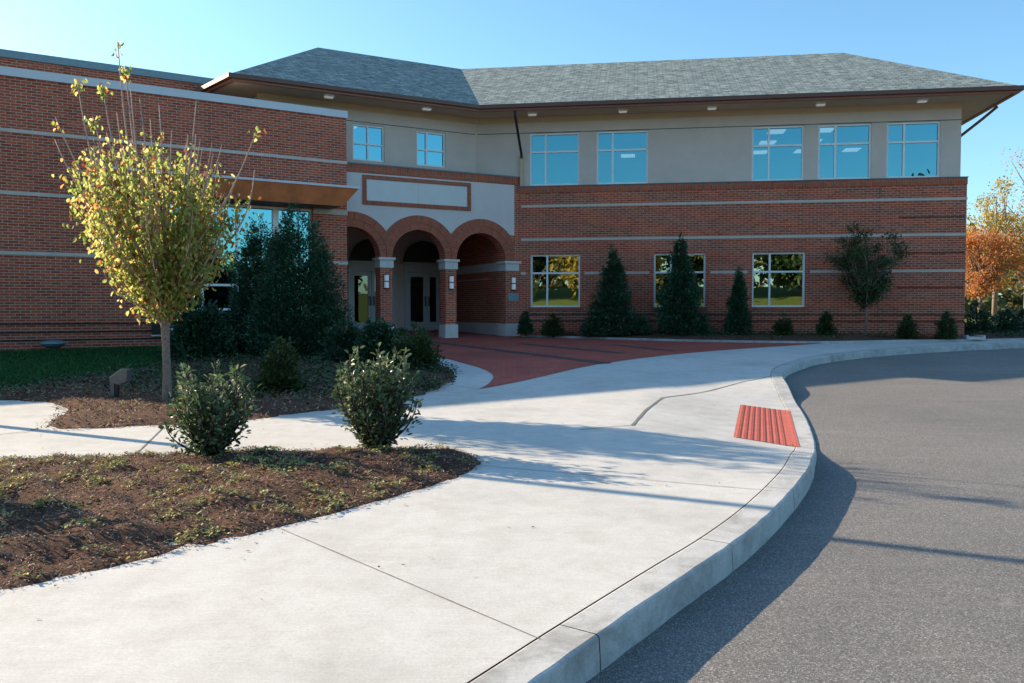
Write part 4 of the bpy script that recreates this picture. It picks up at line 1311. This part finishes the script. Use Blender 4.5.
def evergreen(loc, h, r, n, label, mat, group, name='evergreen_shrub', ls=(0.05, 0.11), prof=0.8, lump=0.22, cat='evergreen', seed=0):
    x, y, z = loc
    t = empty(name, loc, label, cat, group)
    part(MB().tube([(x, y, z - 0.05), (x, y, z + h * 0.5), (x, y, z + h * 0.93)], [0.05, 0.03, 0.006], 6), 'trunk', M['bark_dark'], t)
    g = np.random.default_rng(seed + 5)
    nb = int(60 + h * 90 * (1.8 if n > 30000 else 1))
    # sprays: short shoots that stick out of the cone at many heights
    tb = 1 - np.sqrt(g.uniform(0.0009, 1, nb)); tb = np.clip(tb, 0.02, 0.995)
    ab = g.uniform(0, 2 * np.pi, nb)
    rb = r * (1 - tb) ** prof * g.uniform(1 - lump * 2.2, 1 + lump, nb) * (1 + 0.12 * np.sin(3 * ab + 5 * tb * h))
    per = n // nb
    P, T = [], []
    for k in range(nb):
        rr = rb[k] * np.sqrt(g.uniform(0.15, 1.0, per))
        da = g.normal(0, 0.16 + 0.05 / max(rb[k], 0.06), per)
        zz = tb[k] * h + g.normal(0, 0.05 * h ** 0.5, per) + (rr - rb[k] * 0.8) * 0.25
        a = ab[k] + da
        P.append(np.stack([x + rr * np.cos(a), y + rr * np.sin(a), z + np.clip(zz, 0.01, h * 1.02)], 1))
        T.append(np.stack([np.cos(a), np.sin(a), g.uniform(0.1, 1.3, per)], 1) + g.normal(0, 0.45, (per, 3)))
    # leader
    m = 40
    zz = g.uniform(0.9, 1.03, m) * h
    P.append(np.stack([x + g.normal(0, 0.03, m), y + g.normal(0, 0.03, m), z + zz], 1))
    T.append(np.stack([g.normal(0, .5, m), g.normal(0, .5, m), np.ones(m)], 1))
    P = np.concatenate(P); T = np.concatenate(T); N = len(P)
    leaf_mesh('foliage', P, T, rnd_dirs(N) + np.array([0, 0, 0.4]), g.uniform(*ls, N), g.uniform(ls[0] * 0.4, ls[1] * 0.45, N), mat, t, 0.2)
    return t

G_W = 'evergreens by the storefront window'
evergreen((-4.68, 18.5, 0.50), 3.25, 1.22, 52000, 'tallest dense evergreen beside the arcade, covering the storefront window', M['spruce'], G_W, lump=0.15, prof=0.5, seed=1, ls=(0.04, 0.085))
evergreen((-5.72, 19.2, 0.52), 3.05, 0.95, 34000, 'dark evergreen tucked behind the tallest one by the storefront window', M['spruce'], G_W, lump=0.16, prof=0.55, seed=2, ls=(0.04, 0.085))
evergreen((-6.55, 17.7, 0.46), 1.3, 0.7, 9000, 'low spreading dark evergreen just right of the autumn tree trunk', M['spruce'], G_W, lump=0.18, prof=0.42, seed=3, ls=(0.07, 0.13))
G_S = 'small shrubs in the shaded bed'
evergreen((-3.27, 11.8, zB(-3.27, 11.8)), 0.72, 0.36, 4200, 'small upright green shrub alone in the middle of the shaded bed', M['green'], G_S, 'shrub', (0.04, 0.075), 0.4, 0.2, 'shrub', 4)
evergreen((-1.78, 15.2, zB(-1.78, 15.2)), 0.78, 0.48, 4200, 'bushy green shrub at the bed edge by the brick forecourt', M['green'], G_S, 'shrub', (0.045, 0.085), 0.32, 0.25, 'shrub', 5)
evergreen((-2.55, 16.1, zB(-2.55, 16.1)), 0.85, 0.45, 4200, 'dark shrub behind the sunlit holly, in front of the left door', M['spruce'], G_S, 'shrub', (0.05, 0.09), 0.35, 0.25, 'shrub', 6)
evergreen((-3.35, 16.8, zB(-3.35, 16.8)), 0.8, 0.5, 4200, 'dark shrub at the foot of the tallest evergreen', M['spruce'], G_S, 'shrub', (0.05, 0.09), 0.35, 0.25, 'shrub', 7)
evergreen((-2.35, 18.0, zB(-2.35, 18.0)), 0.6, 0.42, 3000, 'low shrub at the back of the shaded bed below the first column', M['green'], G_S, 'shrub', (0.05, 0.09), 0.35, 0.25, 'shrub', 8)

G_C = 'conical evergreens along the long wing'
def onC(x, y): return (x, y, zC(x, y))
evergreen(onC(3.04, 25.5), 2.62, 0.74, 15000, 'conical evergreen between the first and second lower windows', M['spruce'], G_C, seed=11, prof=0.72, ls=(0.05, 0.1))
evergreen(onC(5.04, 25.2), 2.90, 0.76, 16000, 'tallest conical evergreen, covering the middle lower window', M['spruce'], G_C, seed=12, prof=0.72, ls=(0.05, 0.1))
evergreen(onC(6.72, 24.95), 1.95, 0.42, 9000, 'slimmest conical evergreen, left of the right hand lower window', M['spruce'], G_C, seed=13, prof=0.7, ls=(0.045, 0.09))
G_B = 'small shrubs along the long wing'
for i, (x, y, h, w, lb) in enumerate([(0.42, 25.9, 0.66, 0.22, 'small shrub against the end column of the arcade'), (1.26, 25.75, 0.62, 0.34, 'small shrub below the first lower window'),
        (2.45, 25.3, 0.60, 0.42, 'low shrub at the left foot of the first conical evergreen'), (3.80, 25.2, 0.55, 0.40, 'low shrub at the right foot of the first conical evergreen'),
        (5.62, 24.8, 0.55, 0.36, 'low shrub at the right foot of the tallest conical evergreen'), (7.99, 24.75, 0.60, 0.27, 'small round shrub below the right hand lower window'),
        (9.20, 24.6, 0.64, 0.26, 'small round shrub left of the small bare stemmed tree'), (11.41, 24.25, 0.62, 0.26, 'small shrub right of the small bare stemmed tree'),
        (12.46, 24.1, 0.75, 0.30, 'small shrub nearest the far brick corner')]):
    evergreen(onC(x, y), h, w, 2600, lb, M['spruce'] if i in (0, 2, 3, 4) else M['green'], G_B, 'shrub', (0.045, 0.085), 0.35, 0.25, 'shrub', 20 + i)
G_R = 'shrubs beyond the brick corner'
for i, (x, y, h, w, lb) in enumerate([(14.5, 26.2, 0.95, 0.55, 'dark shrub just past the far brick corner'), (15.7, 26.6, 0.75, 0.50, 'second dark shrub past the far brick corner'),
        (16.6, 27.0, 0.85, 0.55, 'dark shrub at the right edge past the brick corner')]):
    evergreen((x, y, gz(x, y) + 0.08), h, w, 3000, lb, M['spruce'], G_R, 'shrub', (0.05, 0.1), 0.4, 0.25, 'shrub', 40 + i)

def tree(name, loc, h, th, rx, rz, nlimb, nleaf, ls, label, mat, bark, group=None, gap=0.28, up=0.0, tr_r=0.12, seed=0, vase=False):
    x, y, z = loc
    t = empty(name, loc, label, 'tree', group)
    g = random.Random(seed)
    gn = np.random.default_rng(seed)
    tr = MB()
    top = Vector((x + g.uniform(-.1, .1) * h * .1, y, z + h * 0.9))
    tr.tube([(x, y, z - 0.3), (x + 0.02, y, z + th), (x + g.uniform(-.02, .02) * h, y, z + th + (h - th) * 0.45), top], [tr_r * 1.15, tr_r * 0.9, tr_r * 0.5, tr_r * 0.1], 7)
    cz = z + h - rz
    P, T = [], []
    per = nleaf // nlimb
    for i in range(nlimb):
        d = gn.normal(size=3); d /= np.linalg.norm(d)
        f = g.uniform(0.45, 1.0)
        e = Vector((x + d[0] * rx * f, y + d[1] * rx * f, cz + d[2] * rz * f))
        if vase:
            e.z += abs(g.gauss(0, 0.16)); d = (d[0], d[1], abs(d[2]))
            k = (e.z - z - th) / (h - th)
            e.x = x + (e.x - x) * min(1.1, 0.15 + 1.15 * k); e.y = y + (e.y - y) * min(1.1, 0.15 + 1.15 * k)
        s = Vector((x, y, z + th + max(0, (e.z - z - th)) * g.uniform(0.05, 0.55)))
        pts_ = curve_pts(s, e, Vector((g.gauss(0, .06), g.gauss(0, .06), -0.06)) * (e - s).length, 5)
        tr.tube(pts_, [tr_r * 0.38 * (1 - k / 5.8) + 0.006 for k in range(6)], 4)
        if g.random() < up:
            continue
        sd = rx * gap
        c = np.array(e)
        q = c + gn.normal(size=(per, 3)) * sd * np.array([0.75, 0.75, 0.5])
        m = per // 4
        tt = gn.uniform(0.4, 1, m)[:, None]
        q[:m] = np.array(s) * (1 - tt) + c * tt + gn.normal(size=(m, 3)) * sd * 0.35
        P.append(q); T.append(gn.normal(size=(per, 3)) + np.array([0, 0, -0.4]))
    part(tr, 'trunk', bark, t, smooth=True)
    P = np.concatenate(P); T = np.concatenate(T); N = len(P)
    leaf_mesh('crown', P, T, rnd_dirs(N) + np.array([0, 0, 0.3]), gn.uniform(*ls, N), gn.uniform(ls[0] * .5, ls[1] * .6, N), mat, t, 0.2)
    return t
tree('ornamental_tree', onC(10.3, 24.45), 2.9, 0.75, 1.15, 1.15, 70, 10500, (0.045, 0.085), 'small dark leaved tree with a thin pale stem against the long brick wall', M['green'], M['bark'], None, 0.14, 0.06, 0.036, 3, vase=True)

G_T = 'autumn trees beyond the brick corner'
far = [('maple_tree', (25.6, 46), 5.6, 1.4, 2.0, 2.1, M['orange'], 'orange leaved tree right beside the brick corner', 0.12),
       ('poplar_tree', (28.4, 49.5), 8.4, 2.0, 2.1, 3.2, M['yellow'], 'tall golden yellow tree behind the orange one', 0.14),
       ('maple_tree', (31.2, 51), 7.2, 2.4, 2.1, 2.5, M['rusty'], 'rust red tree at the right edge of the view', 0.15),
       ('oak_tree', (35.0, 54), 12.4, 4.5, 3.6, 3.8, M['pinkish'], 'tallest thinly leaved russet tree at the right edge', 0.2),
       ('poplar_tree', (29.6, 45), 4.4, 1.0, 1.5, 1.7, M['yellow'], 'lower yellow green tree in front of the golden one', 0.1),
       ('maple_tree', (30.4, 57), 6.8, 2.0, 2.2, 2.4, M['orange'], 'farther orange tree seen between the golden trunks', 0.13),
       ('cedar_tree', (28.0, 43.5), 2.4, 0.3, 0.9, 1.2, M['green'], 'low bright green bushy tree under the autumn trees', 0.08)]
for i, (nm, (x, y), h, th, rx, rz, mt, lb, r_) in enumerate(far):
    tree(nm, (x, y, gz(x, y)), h, th, rx, rz, 60, 5600 if i != 3 else 3000, (0.09, 0.19), lb, mt, M['bark'], G_T, 0.2, 0.05 if i != 3 else 0.3, r_, 60 + i)

# far wood that closes the horizon
N = 16000
ax = rng.uniform(-60, 135, N)
ay = 105 + rng.normal(0, 6, N) + 6 * np.sin(ax * 0.11)
hh = 6.5 + 2.2 * np.sin(ax * 0.37) + 1.6 * np.sin(ax * 0.93 + 1) + 1.0 * np.sin(ax * 2.1)
az = 0.8 + hh * rng.uniform(0, 1, N) ** 0.8
tag(leaf_mesh('distant_woods', np.stack([ax, ay, az], 1), rnd_dirs(N), rnd_dirs(N), rng.uniform(0.6, 1.4, N), rng.uniform(0.5, 1.0, N), M['woods']), kind='stuff')

# trees on the bank across the road: they show in the lower windows
G_K = 'trees on the bank behind the viewer'
for i, (x, y, h, mt, lb) in enumerate([(-30, -33, 8.5, 'woods', 'leafy tree on the bank, far left of the row'), (-19, -36, 9.0, 'green', 'green tree on the bank'), (-8, -34, 8.0, 'yellow', 'golden tree on the bank'),
        (2, -38, 9.0, 'woods', 'brownish tree on the bank'), (12, -35, 8.5, 'green', 'second green tree on the bank'), (22, -39, 9.5, 'woods', 'big brownish tree on the bank'),
        (33, -35, 8.5, 'green', 'third green tree on the bank'), (44, -38, 6.0, 'yellow', 'golden tree at the right of the row'), (17, -30, 6.5, 'green', 'small green tree before the row')]):
    tree('bank_tree', (x, y, gz(x, y) - 0.1), h + 0.5, 1.0, 5.0, 4.0, 60, 5400, (0.45, 0.9), lb + ' across the road', M[mt], M['bark'], G_K, 0.24, 0.0, 0.2, 90 + i)

N = 9000
ax = rng.uniform(-75, 85, N)
hh = 6.0 + 1.6 * np.sin(ax * 0.33) + 1.2 * np.sin(ax * 0.8 + 2)
tag(leaf_mesh('bank_woods', np.stack([ax, -58 + rng.normal(0, 3, N), 3.6 + hh * rng.uniform(0, 1, N)], 1), rnd_dirs(N), rnd_dirs(N), rng.uniform(0.6, 1.3, N), rng.uniform(0.5, 0.9, N), M['woods']), kind='stuff')

# lamp post left of the view whose shadow crosses the pavement
LX, LY = -7.7, 10.12
lp = empty('lamp_post', (LX, LY, gz(LX, LY)), 'tall slim dark lamp post beside the path, left of the autumn tree', 'lamp post')
z0 = gz(LX, LY)
part(MB().tube([(LX, LY, z0 - 0.1), (LX, LY, z0 + 0.5), (LX, LY, z0 + 7.5)], [0.08, 0.065, 0.05], 10), 'pole', M['dark_metal'], lp)
part(MB().box(FX, LX - 0.2, LX + 0.55, -LY - 0.18, -LY + 0.18, z0 + 7.5, z0 + 7.64), 'lamp_head', M['dark_metal'], lp)
part(MB().box(FX, LX - 0.14, LX + 0.14, -LY - 0.14, -LY + 0.14, z0 - 0.02, z0 + 0.10), 'base', M['kerbstone'], lp)
